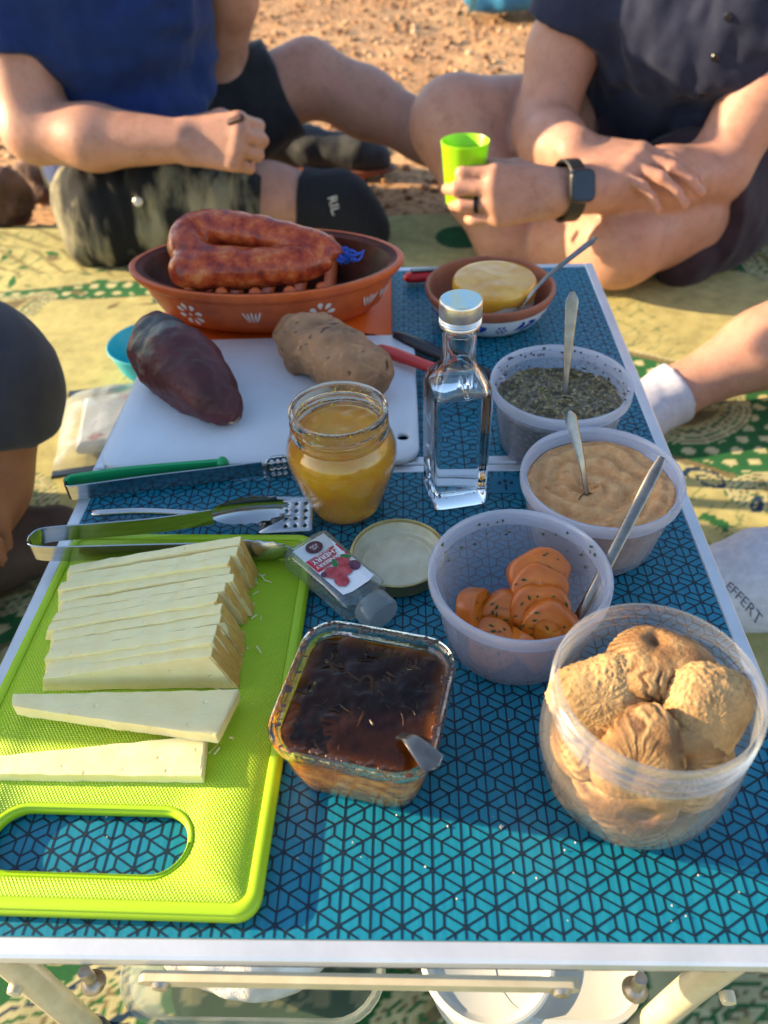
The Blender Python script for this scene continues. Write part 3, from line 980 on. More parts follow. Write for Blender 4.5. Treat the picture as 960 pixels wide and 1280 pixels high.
MB().ribbon(np.concatenate([lo_[::-1], up_[1:]]), .0125, .0009).build('bent_arm', M_STEEL, t1)
def scallop(c, dirx, a, bsz, depth, teeth, flipn, tilt=0):
    """toothed spoon head standing on edge: x along, z up, hollow across y"""
    n, mrad = 40, 8
    rings = []
    for r in range(mrad + 1):
        q = r / mrad; ring = []
        for k in range(n):
            an = 2 * pi * k / n
            rr = q
            if r == mrad and abs(((an + pi) % (2 * pi)) - pi) < 2.0: rr = q * (1.0 + .055 * (1 if k % 2 else -1) * teeth)
            x = a * rr * cos(an); z = bsz * rr * sin(an)
            y = depth * (1 - q * q) * flipn
            ring.append((x, y, z))
        rings.append(ring)
    mb = MB(); th = .0007
    front = [np.array(r) for r in rings[1:]]; back = [np.array(r) + (0, th, 0) for r in rings[1:]]
    mb.loft([*back, *front[::-1]], cap=True)
    v = mb.v[0]; ct, st_ = cos(dirx), sin(dirx)
    if tilt:
        cy, sy = cos(tilt), sin(tilt)
        v = np.stack([v[:, 0], v[:, 1] * cy - v[:, 2] * sy, v[:, 1] * sy + v[:, 2] * cy], 1)
    v = np.stack([v[:, 0] * ct - v[:, 1] * st_, v[:, 0] * st_ + v[:, 1] * ct, v[:, 2]], 1) + np.array(c)
    mb.v[0] = v
    return mb
scallop((-.078, .2448, zt + .001), radians(10), .0235, .0088, .0045, 1, 1, radians(-20)).build('toothed_head', M_STEEL, t1)
scallop((-.0690, .2105, zt + .0005), radians(-4), .0235, .0100, .0045, 1, -1, radians(12)).build('toothed_head', M_STEEL, t1)
t3 = thing('grill_tongs', 'steel tongs with a green silicone arm beside the white board', 'tongs', (0, 0, 0))
z3 = H + .0075
fr_ = smoothpath([(-.2055, .2790, z3), (-.2035, .2745, z3), (-.195, .2745, z3), (-.150, .2835, z3), (-.110, .2905, z3), (-.078, .2965, z3)], 24)
bk_ = smoothpath([(-.2055, .2790, z3), (-.2040, .2830, z3), (-.197, .2855, z3), (-.160, .2925, z3), (-.105, .2985, z3)], 24)
MB().ribbon(fr_, .0125, .0010).build('steel_arm', M_STEEL, t3)
mb = MB().ribbon(bk_, .0135, .0030); mb.tube([(-.105, .2985, z3 - .004), (-.105, .2985, z3 + .004)], .0042, 10); mb.build('green_arm', M_GREENS, t3)
hd = link('pierced_head', plate_mesh('pierced_head', lambda i: rrect(.019, .0165, .007, i, 6), [(lambda i, p=(px, py): circle2(p, .0013 - i, 10)) for px in (-.004, 0, .004) for py in (-.0045, 0, .0045)][:9], 0, .0009, .0002), M_STEEL, t3, (-.0675, .2985, z3), (radians(74), 0, radians(10)))
t2 = thing('slotted_turner', 'slim steel turner with a pierced square blade pointing at the honey jar', 'turner', (0, 0, 0))
z2 = H + .004
MB().tube(smoothpath([(-.181, .2560, z2 + .001), (-.150, .2565, z2 + .002), (-.110, .2520, z2 + .003), (-.072, .2485, z2 + .004)], 20), .0024, 12).build('handle', M_STEEL, t2)
link('pierced_blade', plate_mesh('pierced_blade', lambda i: rrect(.034, .023, .0015, i, 4), [(lambda i, p=(px, py): circle2(p, .0013 - i, 10)) for px in (.000, .0062, .0124) for py in (-.0075, -.0025, .0025, .0075)], 0, .0009, .0002), M_STEEL, t2, (-.0565, .2495, H + .0072), (radians(24), radians(-6), radians(-3)))
MB().ribbon([(-.0725, .2605, H + .0125), (-.040, .2592, H + .0125)], .0022, .0012, (0, 1, .6)).build('folded_edge', M_STEEL, t2)

# ------------------------------------------------------------------ terracotta roasting dish and sausage
M_TERRA = pm('glazed terracotta', (.64, .125, .028), .42, c2=(.52, .09, .024), cscale=55, coat=.08, spec=.3, bump=(180, .08, .0006))
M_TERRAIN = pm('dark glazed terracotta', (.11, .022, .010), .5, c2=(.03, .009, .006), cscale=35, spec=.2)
M_PAINT = pm('cream slip paint', (.80, .72, .62), .5)
dish = thing('roasting_dish', 'oval terracotta roasting dish with cream painted flowers holding the sausage', 'dish', (-.1015, .530, H + .0048))
RA, RB, DH = .1135, .0665, .0445
def dish_r(th, z, inner=False):
    q = max(0, z / DH)
    a = .090 + (RA - .090) * q ** .65; b_ = .048 + (RB - .048) * q ** .65
    flare = (abs(cos(th)) ** 10) * .003 * max(0, (q - .75) / .25)
    if inner: a -= .008; b_ -= .008
    return ((a + flare) * cos(th), b_ * sin(th))
def dish_ring(z, inner=False, off=0, zz=None):
    return [(dish_r(2 * pi * k / 72, z, inner)[0] * (1 + off), dish_r(2 * pi * k / 72, z, inner)[1] * (1 + off), (z if zz is None else zz) ) for k in range(72)]
mb = MB()
mb.loft([dish_ring(0, off=-.04, zz=0), dish_ring(.0, zz=.002), dish_ring(.010), dish_ring(.022), dish_ring(.033), dish_ring(.0350), dish_ring(.0360, off=.018), dish_ring(.0385, off=.032), dish_ring(.0420, off=.034), dish_ring(.0445, off=.022), dish_ring(.0453, zz=.0455, off=-.004), dish_ring(.0450, zz=.0450, off=-.030)], cap=False)
mb.f.append(tuple(range(72))[::-1])
mb.build('outer_wall', M_TERRA, dish)
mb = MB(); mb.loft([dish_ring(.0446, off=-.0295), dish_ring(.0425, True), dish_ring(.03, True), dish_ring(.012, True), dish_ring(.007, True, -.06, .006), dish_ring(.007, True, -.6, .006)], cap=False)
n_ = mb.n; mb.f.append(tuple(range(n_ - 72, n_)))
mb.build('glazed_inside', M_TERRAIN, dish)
for px in (-.058, -.030, -.002, .026, .052):
    mb = MB(); yy = .054 * math.sqrt(max(0, 1 - (px / .105) ** 2)) + .0035
    mb.tube(smoothpath([(px, -yy + .002, .040), (px, -yy + .008, .030), (px, -yy + .018, .019), (px, 0, .016), (px, yy - .018, .019), (px, yy - .008, .030), (px, yy, .038)], 26), .0058, 10)
    mb.build('grill_ridge', M_TERRA if px > -1 else M_TERRAIN, dish)
def petal(mb, th, z, L_, w_, ang, along=0):
    """flat painted stroke lying on the curved outer wall, centred (th, z), pointing ang in the wall plane"""
    def S(t, zz):
        x, y = dish_r(t, max(.001, min(zz, .036))); return np.array((x, y, zz))
    c = S(th, z); e = 1e-3
    tu = S(th + e, z) - c; lu = np.linalg.norm(tu); tu /= lu
    tz = S(th, z + e) - c; tz /= np.linalg.norm(tz)
    n = np.cross(tu, tz); n /= np.linalg.norm(n)
    pts = []; K = 10
    for k in range(K):
        a = 2 * pi * k / K
        u = L_ * cos(a); v_ = w_ * sin(a) * (1 + .45 * cos(a))
        du = u * cos(ang) - v_ * sin(ang); dz = u * sin(ang) + v_ * cos(ang)
        pts.append(S(th + du / lu * e, z + dz) + n * .00035)
    mb.add([S(th, z) + n * .0006] + pts, [(0, 1 + k, 1 + (k + 1) % K) for k in range(K)])
ths = [-pi / 2 + d for d in (-1.18, -.62, -.06, .50, 1.02, 1.30)]
for k, th in enumerate(ths):
    mb = MB()
    if k in (1, 3):
        for j in range(8):
            a = 2 * pi * j / 8 + .2
            cu, cz = .0084 * cos(a), .0084 * sin(a)
            x0, y0 = dish_r(th, .02); x1, y1 = dish_r(th + .001, .02); lu = math.hypot(x1 - x0, y1 - y0) / .001
            petal(mb, th + cu / lu, .0200 + cz, .0034, .0021, a)
        petal(mb, th, .0200, .0015, .0015, 0)
        mb.build('painted_flower', M_PAINT, dish)
    else:
        for j, (du, a) in enumerate(((-.0042, 112), (0, 90), (.0042, 68), (-.0022, 100), (.0022, 80))):
            x0, y0 = dish_r(th, .02); x1, y1 = dish_r(th + .001, .02); lu = math.hypot(x1 - x0, y1 - y0) / .001
            petal(mb, th + du * 1.25 / lu, .0215, .0062 if j < 3 else .0050, .00072, radians(a))
        mb.build('painted_tulip', M_PAINT, dish)

def sausage_mat():
    m, nt, b, tc = nodes_of('cured chorizo skin')
    n = noise_node(nt, tc.outputs['Object'], 85, 4, .6)
    r = ramp(nt, n.outputs['Fac'], [(.28, (.10, .011, .007)), (.42, (.28, .030, .012)), (.56, (.46, .075, .018)), (.74, (.62, .20, .06))])
    nt.links.new(r.outputs[0], b.inputs['Base Color'])
    inp(b, 'Roughness', .27); inp(b, 'Specular IOR Level', .4); inp(b, 'Subsurface Weight', .06); inp(b, 'Subsurface Radius', (.006, .002, .001)); inp(b, 'Subsurface Scale', 1)
    n2 = noise_node(nt, tc.outputs['Object'], 170, 4, .6)
    bp = nt.nodes.new('ShaderNodeBump'); bp.inputs['Strength'].default_value = .4; bp.inputs['Distance'].default_value = .0008
    nt.links.new(n2.outputs['Fac'], bp.inputs['Height']); nt.links.new(bp.outputs[0], b.inputs['Normal'])
    return m
M_SAUS = sausage_mat()
saus = thing('chorizo', 'red cured sausage bent double and tied with blue string in the dish', 'sausage', (0, 0, 0))
zs = H + .056
path = smoothpath([(-.050, .506, zs + .002), (-.078, .501, zs + .001), (-.112, .499, zs), (-.142, .501, zs + .002), (-.159, .511, zs + .007), (-.1640, .526, zs + .013), (-.153, .538, zs + .017), (-.122, .533, zs + .018), (-.086, .524, zs + .015), (-.056, .516, zs + .010), (-.036, .511, zs + .006)], 70)
sd = SDF((-.20, .46, H + .02), (-.005, .58, H + .11), .0016)
rad = np.interp(np.linspace(0, 1, len(path)), [0, .05, .25, .45, .55, .75, .93, 1], [.009, .0148, .0170, .0166, .0162, .0150, .0124, .0045])
# blunt free end at the left: lower limb runs past the bend
for i in range(len(path) - 1):
    sd.cone(path[i], path[i + 1], rad[i], rad[i + 1], .001)
sd.cone((-.150, .494, zs + .001), (-.160, .493, zs + .002), .0166, .0154, .004)
sd.rough(.0008, 90, 3, 3)
link('sausage_body', sd.mesh('sausage_body', 1), M_SAUS, saus)
M_STRING = pm('blue cotton string', (.02, .07, .38), .8, bump=(900, .5, .0006))
mb = MB(); rs = np.random.RandomState(2)
for k in range(7):
    c = np.array((-.0315, .5105, zs + .005)) + rs.normal(0, .0022, 3)
    a = rs.uniform(0, 6.28)
    mb.tube([c + .0045 * np.array((cos(t + a) * .8, sin(t * 1.3 + a) * .7, sin(t + a * 2))) for t in np.linspace(0, 4.5, 12)], .0011, 6)
for k in range(3):
    mb.tube(smoothpath([(-.032, .511, zs + .005), (-.026 + .003 * k, .507 - .003 * k, zs + .010 - .003 * k), (-.020 + .002 * k, .506 + .003 * k, zs + .007)], 8), .0010, 6)
mb.build('string_knot', M_STRING, saus)

# ------------------------------------------------------------------ sweet potatoes
def tuber(name, label, path, rad, mat_cols, seed, amp, flat=1, rings=96, seg=80, ridge=0):
    P_ = smoothpath(path, rings); n = len(P_)
    R_s = np.interp(np.linspace(0, 1, n), np.linspace(0, 1, len(rad)), rad)
    T = np.gradient(P_, axis=0); T /= np.linalg.norm(T, axis=1)[:, None]
    a = np.arange(seg) * 2 * pi / seg; rg = []
    for i in range(n):
        u = np.array((0, 0, 1.)) - T[i] * T[i][2]; u /= np.linalg.norm(u); w = np.cross(T[i], u)
        rg.append(P_[i] + R_s[i] * (np.cos(a)[:, None] * w + flat * np.sin(a)[:, None] * u))
    V = np.concatenate(rg)
    cen = np.repeat(P_, seg, 0); d = V - cen; d /= np.linalg.norm(d, axis=1)[:, None] + 1e-9
    disp = -ridge * (np.exp(-(vnoise(V, 48, seed + 9) / .09) ** 2) + .6 * np.exp(-(vnoise(V, 95, seed + 19) / .11) ** 2)) + amp * (fbm(V, 45, seed, 4) + .5 * np.minimum(0, vnoise(V * np.array((1, 1, 1)), 90, seed + 3)))
    rg2 = (V + d * disp[:, None]).reshape(n, seg, 3)
    mb = MB().loft(list(rg2))
    me = mb.mesh(name, True, None)
    v = np.array([q.co[:] for q in me.vertices])
    pigment(me, mat_cols(v))
    return me
def cols_purple(v):
    n = fbm(v, 60, 7, 4)[:, None]; base = np.array((.080, .016, .017)) * (1 + .35 * n)
    bare = np.array((.075, .072, .066)) * (1 + .5 * fbm(v, 90, 2, 4)[:, None])
    c0 = np.array((-.166, .408, H + .04))
    d = np.linalg.norm((v - c0) * np.array((1, .9, .9)), axis=1) + .006 * vnoise(v, 120, 4)
    m = np.clip((.0235 - d) / .003, 0, 1)[:, None]
    c = base * (1 - m) + bare * m
    ring = np.exp(-((d - .0237) / .0012) ** 2)[:, None] * np.clip(.5 + vnoise(v, 200, 8), 0, 1)[:, None]
    c = c * (1 - .6 * ring) + np.array((.25, .20, .17)) * .6 * ring
    tip = np.array((-.1045, .345, H + .012))
    d2 = np.linalg.norm(v - tip, axis=1); c[d2 < .0045] = (.55, .38, .2)
    return np.clip(c, .004, 1)
zb = H + .0058
me = tuber('sweet_potato', '', [(-.190, .449, zb + .024), (-.184, .440, zb + .024), (-.168, .415, zb + .0235), (-.144, .386, zb + .0225), (-.122, .362, zb + .018), (-.108, .349, zb + .012), (-.102, .343, zb + .009)],
           [.003, .015, .0250, .0285, .0260, .0195, .0115, .003][:8], cols_purple, 3, .0030, ridge=.0005)
tag(link('sweet_potato', me, attr_mat('roasted purple sweet potato skin', .5, bump=(160, .7, .0014), coat=.03)), 'dark purple roasted sweet potato with a peeled grey patch on the white board', 'sweet potato')
def cols_tan(v):
    n = fbm(v, 75, 5, 4); c = np.array((.31, .155, .072))[None] * (1 + .35 * n)[:, None]
    cr = np.abs(vnoise(v * np.array((1, .6, 1)), 85, 12)) < .05
    c[cr] *= 1.3
    sp = vnoise(v, 230, 9) > .72
    c[sp] = (.05, .03, .02)
    return np.clip(c, .01, 1)
me = tuber('sweet_potato', '', [(-.081, .4545, zb + .021), (-.076, .449, zb + .0215), (-.060, .431, zb + .0215), (-.038, .408, zb + .021), (-.016, .386, zb + .020), (-.004, .374, zb + .019), (.002, .368, zb + .018)],
           [.004, .0145, .0235, .0245, .0230, .0185, .005], cols_tan, 23, .0042, .95, ridge=.0013)
tag(link('sweet_potato', me, attr_mat('roasted tan sweet potato skin', .62, bump=(160, .9, .0016))), 'wrinkled tan roasted sweet potato standing behind the honey jar', 'sweet potato')

# ------------------------------------------------------------------ knives by the white board
M_REDH = pm('red plastic knife handle', (.60, .045, .035), .38, spec=.4)
M_BLACKH = pm('black plastic handle', (.012, .014, .018), .42)
def knife(name, label, p, q, mat, r0, blade_len):
    k = thing(name, label, 'knife', p)
    d = np.array(q) - np.array(p); L_ = np.linalg.norm(d); u = d / L_
    MB().tube([u * L_ * t for t in np.linspace(0, 1, 9)], [r0 * s for s in (.75, .95, 1.0, .95, .88, .85, .9, .95, .8)], 12, flat=.72).build('handle', mat, k)
    n = np.array((-u[1], u[0], 0))
    mb = MB(); rg = []
    for t in np.linspace(0, 1, 7):
        c = u * (L_ + .003 + blade_len * t); w = .009 * (1 - .85 * t ** 2.5)
        rg.append([c + n * w * .2 + (0, 0, .0006), c + n * w, c + n * w * .2 - (0, 0, .0006), c - n * w * .75])
    mb.loft(rg); mb.build('blade', M_STEEL, k)
    return k
knife('kitchen_knife', 'knife with a red handle lying on the white board edge', (-.0015, .4405, H + .0125), (.055, .3985, H + .0125), M_REDH, .0064, .03)
knife('kitchen_knife', 'knife with a black handle behind the red handled one', (.0120, .4720, H + .0062), (.082, .4085, H + .0062), M_BLACKH, .0068, .012)
pk = thing('penknife', 'small red penknife behind the blue patterned bowl', 'penknife', (.040, .583, H + .006), radians(6))
MB().tube([(-.018, 0, 0), (-.009, 0, 0), (.009, 0, 0), (.018, 0, 0)], .0062, 12, flat=.8).build('handle', pm('red penknife scale', (.62, .02, .015), .3), pk)
MB().box((-.017, -.002, .0052), (.017, .004, .0072), .0006).build('closed_blade', M_STEELB, pk)
# ------------------------------------------------------------------ honey jar
M_JARG = clear_mat('clear jar glass', (.99, .985, .95), .0, (.8, .78, .6), .03, .10, bump=(120, .25, .0008), spec_lo=.04)
def honey_mat(name, c0, c1, rough=.2):
    m, nt, b, tc = nodes_of(name)
    n = noise_node(nt, tc.outputs['Object'], 40, 4, .6)
    r = ramp(nt, n.outputs['Fac'], [(.3, c0), (.7, c1)])
    nt.links.new(r.outputs[0], b.inputs['Base Color'])
    inp(b, 'Roughness', rough); inp(b, 'Specular IOR Level', .5); inp(b, 'Coat Weight', .4)
    inp(b, 'Subsurface Weight', .5); inp(b, 'Subsurface Radius', (.020, .008, .001)); inp(b, 'Subsurface Scale', 1)
    return m
M_HONEY = honey_mat('set amber honey', (.86, .35, .012), (.95, .55, .045))
M_HONEYT = honey_mat('soft honey surface', (.72, .42, .02), (.82, .56, .05), .3)
hj = thing('honey_jar', 'open glass jar of amber honey in the middle of the table', 'jar', (-.0205, .2685, H + .0003))
outer = [(.0001, 0), (.0195, 0), (.0225, .0012), (.0238, .004), (.0262, .012), (.0295, .022), (.0322, .032), (.0338, .041), (.0338, .047), (.0322, .0525), (.0297, .0560), (.0288, .0580), (.0298, .0594), (.0298, .0606), (.0286, .0622), (.0284, .0645), (.0294, .0655), (.0294, .0668), (.0284, .0680), (.0286, .0720), (.0294, .0728), (.0293, .0745), (.0284, .0752)]
inner = [(.0266, .0750), (.0262, .0740), (.0264, .060), (.0275, .056), (.0305, .0505), (.0318, .0455), (.0315, .040), (.030, .031), (.0275, .0215), (.0245, .012), (.022, .005), (.019, .0035), (.0001, .0035)]
inner = inner[:3]
M_GLASS = None
m, nt, b, tc = nodes_of('solid clear glass')
inp(b, 'Base Color', (1.0, .95, .78, 1)); inp(b, 'Roughness', .02); inp(b, 'IOR', 1.48); inp(b, 'Transmission Weight', 1.0)
n_ = noise_node(nt, tc.outputs['Object'], 170, 3, .5)
bp = nt.nodes.new('ShaderNodeBump'); bp.inputs['Strength'].default_value = .35; bp.inputs['Distance'].default_value = .0012
nt.links.new(n_.outputs['Fac'], bp.inputs['Height']); nt.links.new(bp.outputs[0], b.inputs['Normal'])
M_GLASS = m
MB().lathe(outer[:12], 64).build('jar_glass', M_JARG, hj)
MB().lathe([(.02895, .0576)] + outer[12:] + inner + [(.0268, .0576)], 64, closed=True).build('jar_neck', M_GLASS, hj)
def filled(profile, top_z, amp, scale, seed, seg=64, rings=14, dome=0):
    """solid of revolution up to its uneven top"""
    mb = MB()
    mb.lathe(profile, seg)
    r0 = profile[-1][0]
    n0 = mb.n - seg
    a = np.arange(seg) * 2 * pi / seg
    prev = list(range(n0, n0 + seg))
    for i in range(1, rings + 1):
        q = 1 - i / rings
        r = max(r0 * q, 1e-4)
        P = np.stack([r * np.cos(a), r * np.sin(a), a * 0], 1)
        z = top_z + amp * fbm(P, scale, seed, 4) * min(1, i / 2.) + dome * (1 - q * q)
        P[:, 2] = z
        st = mb.n
        mb.add(P, [])
        for k in range(seg):
            mb.f.append((prev[k], prev[(k + 1) % seg], st + (k + 1) % seg, st + k))
        prev = list(range(st, st + seg))
    mb.f.append(tuple(prev))
    return mb
hp = [(.0001, .0012), (.0192, .0012), (.0220, .0022), (.0231, .0045), (.0254, .0122), (.0287, .022), (.0314, .032), (.0330, .041), (.0330, .0466)]
mb = filled(hp + [(.0315, .0518), (.0290, .0552), (.0262, .0590)], .0600, .0016, 60, 5)
inp(M_HONEY.node_tree.nodes['Principled BSDF'], 'Transmission Weight', .55); inp(M_HONEY.node_tree.nodes['Principled BSDF'], 'IOR', 1.3)
mb.build('honey', M_HONEY, hj)
# drips and smears in the neck
mb = MB(); rs = np.random.RandomState(1)
for k in range(26):
    a = rs.uniform(0, 6.28); z = rs.uniform(.0585, .073); r = .0258
    mb.tube([(r * cos(a), r * sin(a), z), (r * cos(a + .05), r * sin(a + .05), z - rs.uniform(.001, .004))], rs.uniform(.0003, .0007), 6, flat=.5)
mb.build('honey_smear', M_HONEYT, hj)

# ------------------------------------------------------------------ square bottle
m, nt, b, tc = nodes_of('clear bottle glass')
inp(b, 'Base Color', (.93, .975, .985, 1)); inp(b, 'Roughness', .01); inp(b, 'IOR', 1.42); inp(b, 'Transmission Weight', 1.0); inp(b, 'Specular IOR Level', .6)
M_BOTTLE = m
M_CAP = pm('scuffed aluminium screw cap', (.62, .64, .66), .33, .9, c2=(.75, .70, .45), cscale=160, lo=.5, hi=.72, bump=(250, .25, .0006))
M_CAPP = pm('worn blue cap print', (.40, .62, .70), .4, .2, c2=(.62, .62, .38), cscale=170, lo=.4, hi=.62)
bt = thing('glass_bottle', 'square clear glass bottle with silver screw cap standing beside the honey', 'bottle', (.0495, .2775, H + .0003), radians(12))
def sq(r, e, n=48):
    out = []
    for k in range(n):
        t = 2 * pi * k / n
        c, s = cos(t), sin(t)
        out.append((r * (abs(c) ** (2 / e)) * (1 if c >= 0 else -1), r * (abs(s) ** (2 / e)) * (1 if s >= 0 else -1)))
    return out
def sqring(r, e, z): return [(x, y, z) for x, y in sq(r, e)]
prof = [(.0150, 7, 0), (.0166, 8, .001), (.0173, 9, .003), (.0173, 10, .010), (.0174, 10, .045), (.0174, 10, .080), (.0171, 8, .0845), (.0160, 5, .0885), (.0138, 3.4, .0925), (.0118, 2.5, .0958), (.0104, 2.1, .0985), (.0098, 2, .103), (.0096, 2, .112), (.0096, 2, .118), (.0106, 2, .1188), (.0106, 2, .121), (.0096, 2, .1225), (.0094, 2, .136)]
mb = MB(); mb.loft([sqring(*p_) for p_ in prof])
# air space above the liquid and the hollow under the base
air = [(.0142, 6, .0815), (.0146, 7, .0825), (.0146, 6, .0840), (.0136, 4.2, .0872), (.0115, 3, .0915), (.0092, 2.3, .0955), (.0078, 2, .0990), (.0074, 2, .103), (.0072, 2, .134)]
st = mb.n
mb.loft([sqring(*p_) for p_ in air][::-1])
bb = mb.build('bottle_body', M_BOTTLE, bt)
cp = MB(); cp.lathe([(.0102, .1225), (.0114, .1222), (.0116, .1232), (.0112, .1240), (.0118, .1248), (.0112, .1256), (.0118, .1264), (.0112, .1272), (.0118, .1280), (.0118, .1355), (.0116, .1366), (.0110, .1372), (.0105, .1372)], 44)
cpo = cp.build('screw_cap', M_CAP, bt)
MB().lathe([(.0108, .13715), (.0107, .1374), (.0001, .1374)], 40).build('cap_print', M_CAPP, cpo)

# ------------------------------------------------------------------ blue patterned bowl, soft cheese, spoon
M_BOWLR = pm('bare terracotta rim', (.36, .115, .055), .55, c2=(.30, .085, .04), cscale=60)
M_BOWLW = pm('white tin glaze', (.70, .72, .74), .22, coat=.4)
M_COBALT = pm('cobalt blue brushwork', (.012, .045, .32), .25, coat=.3)
bw = thing('terracotta_bowl', 'small terracotta bowl with blue and white painted outside holding soft cheese', 'bowl', (.0905, .514, H + .0003))
MB().lathe([(.0001, .0), (.036, 0), (.0385, .001), (.044, .0055), (.0498, .013), (.0528, .0215)], 64).build('glazed_outside', M_BOWLW, bw)
MB().lathe([(.0528, .0214), (.0545, .0245), (.0556, .0280), (.0553, .0300), (.0540, .0310), (.0522, .0302), (.0505, .024), (.047, .013), (.040, .0065), (.0001, .006)], 64).build('terracotta_rim', M_BOWLR, bw)
def on_bowl(th, z):
    r = np.interp(z, [0, .001, .0055, .013, .0215], [.036, .0385, .044, .0498, .0528]) + .00035
    return np.array((r * cos(th), r * sin(th), z))
def brush(mb, th, z, L_, w_, a):
    e = 1e-3; c = on_bowl(th, z); tu = on_bowl(th + e, z) - c; lu = np.linalg.norm(tu) / e
    pts = []
    K = 12
    for k in range(K):
        t = 2 * pi * k / K
        u = L_ * cos(t); v_ = w_ * sin(t) * (1 + .5 * cos(t))
        pts.append(on_bowl(th + (u * cos(a) - v_ * sin(a)) / lu, min(.0212, max(.0008, z + u * sin(a) + v_ * cos(a)))))
    mb.add([on_bowl(th, z) * (1.004, 1.004, 1)] + pts, [(0, 1 + k, 1 + (k + 1) % K) for k in range(K)])
for g in range(9):
    mb = MB(); t0 = -pi / 2 + (g - 4) * .44 + .12
    if g % 2 == 0:
        for j in range(7):
            a = 2 * pi * j / 6; q = .0036 if j < 6 else 0
            brush(mb, t0 + q * cos(a) / .049, .0125 + q * sin(a), .0012, .0012, 0)
    else:
        for du, dz, l, w_, a in ((-.006, .001, .0048, .0021, .7), (.000, -.0015, .0052, .0022, .75), (.006, .0015, .0050, .0021, .8), (.0035, .0050, .003, .0012, .2), (-.003, .005, .0026, .0011, 2.2)):
            brush(mb, t0 + du / .049, .0118 + dz, l, w_, a)
    mb.build('painted_motif', M_COBALT, bw)
M_SOFTTOP = honey_mat('amber jelly on soft cheese', (.62, .27, .012), (.80, .44, .05), .3)
M_SOFT = pm('white soft cheese', (.78, .74, .64), .6, c2=(.66, .58, .40), cscale=120, sss=.3, srad=(.004, .003, .002), bump=(260, .6, .0012))
sc_ = thing('soft_cheese', 'round white soft cheese topped with amber jelly in the patterned bowl', 'cheese', (.0945, .5175, H + .0068))
filled([(.0001, 0), (.032, 0), (.0350, .002), (.0353, .016), (.0350, .0235)], .0238, .0003, 90, 8).build('cheese_body', M_SOFT, sc_)
v = filled([(.0353, .0165), (.0361, .020), (.0360, .0245), (.0343, .0272)], .0276, .0008, 50, 9, dome=.0012)
pts = v.v[0]; 
for arr in v.v:
    a = np.arctan2(arr[:, 1], arr[:, 0]); low = arr[:, 2] < .0172
    arr[low, 2] -= (.004 * np.maximum(0, np.sin(a * 3 + 1)) + .0045 * np.maximum(0, np.cos(a - .3)))[low]
v.build('jelly_top', M_SOFTTOP, sc_)
M_SPOON = M_STEELB
def spoon(name, label, bowl_c, neck, tip, hw=.0042, bowl_r=(.010, .0065), fork=False, bw_scale=1.0, arch=.004, mat=None, bowldir=None):
    e = thing(name, label, 'spoon', (0, 0, 0))
    bc, nk, tp = (np.array(q, float) for q in (bowl_c, neck, tip))
    path = smoothpath([nk, nk * .66 + tp * .34 + (0, 0, arch), tp], 18)
    u = (tp - nk) / np.linalg.norm(tp - nk)
    side = np.cross(u, (0, 0, 1)); side /= np.linalg.norm(side)
    nrm = np.cross(side, u)
    rg = []
    for i, p_ in enumerate(path):
        t = i / (len(path) - 1)
        w = hw * (.45 + .15 * t + .55 * max(0, (t - .35) / .65) ** 1.3) * (1 if t < .93 else math.sqrt(max(.08, 1 - ((t - .93) / .07) ** 2)))
        th = .0008
        rg.append([p_ + side * w * cos(a) + nrm * th * (sin(a) + .5 * cos(a) ** 2) for a in np.linspace(0, 2 * pi, 13)[:-1]])
    MB().loft(rg).build('handle', mat or M_SPOON, e)
    if bowldir is None:
        ax = bc - nk; ax /= np.linalg.norm(ax)
    else: ax = np.array(bowldir, float)
    sd_ = np.cross(ax, (0, 0, 1)); sd_ /= np.linalg.norm(sd_); nn = np.cross(sd_, ax)
    rings = []
    for q in np.linspace(.05, 1, 7):
        rings.append([bc + ax * bowl_r[0] * q * cos(a) * (1 - .0) + sd_ * bowl_r[1] * q * sin(a) * (1 - .18 * cos(a)) - nn * .003 * (1 - q * q) for a in np.linspace(0, 2 * pi, 29)[:-1]])
    back = [np.array(r) - nn * .0008 for r in rings]
    MB().loft([*back, *[np.array(r) for r in rings][::-1]]).build('spoon_bowl', mat or M_SPOON, e)
    return e
def PT(u, v, y):      # kept for reference: world point on the plane y from photo pixels was used when measuring
    pass

# ------------------------------------------------------------------ plastic tubs
M_TUB = clear_mat('milky translucent plastic', (.90, .92, .98), .225, (.72, .72, .79), .22, .38, spec_lo=.03)
M_TUBRIM = clear_mat('milky plastic lip', (.90, .92, .98), .52, (.72, .74, .84), .2, .3, spec_lo=.05)
def tub(label, loc, R=.0462, h=.047):
    e = thing('plastic_tub', label, 'tub', loc)
    rb = R * .80
    o_ = [(.0001, .0006), (rb - .004, .0006), (rb - .0005, .0), (rb, .0012), (rb + (R - rb) * .35, h * .42), (R - .0030, h - .0085)]
    i_ = [(R - .0042, h - .0085), (rb + (R - rb) * .35 - .0012, h * .42), (rb - .0012, .0025), (rb - .004, .0018), (.0001, .0018)]
    MB().lathe(o_, 72).build('tub_wall', M_TUB, e)
    MB().lathe(i_, 72).build('tub_inside', M_TUB, e)
    MB().lathe([(R - .0030, h - .0086), (R - .0006, h - .0080), (R, h - .0070), (R, h - .0015), (R - .0006, h - .0002), (R - .0016, h), (R - .0024, h - .0008), (R - .0028, h - .003), (R - .0040, h - .0034), (R - .0042, h - .0086)], 72).build('rim', M_TUBRIM, e)
    return e, rb
t_c, rb = tub('translucent tub of cooked carrot pieces in front of the hummus', (.0760, .1640, H + .0003))
t_h, _ = tub('translucent tub filled with beige hummus', (.1310, .2385, H + .0003))
t_g, _ = tub('translucent tub of dark green chopped olive spread', (.1215, .3330, H + .0003), .0468, .0495)
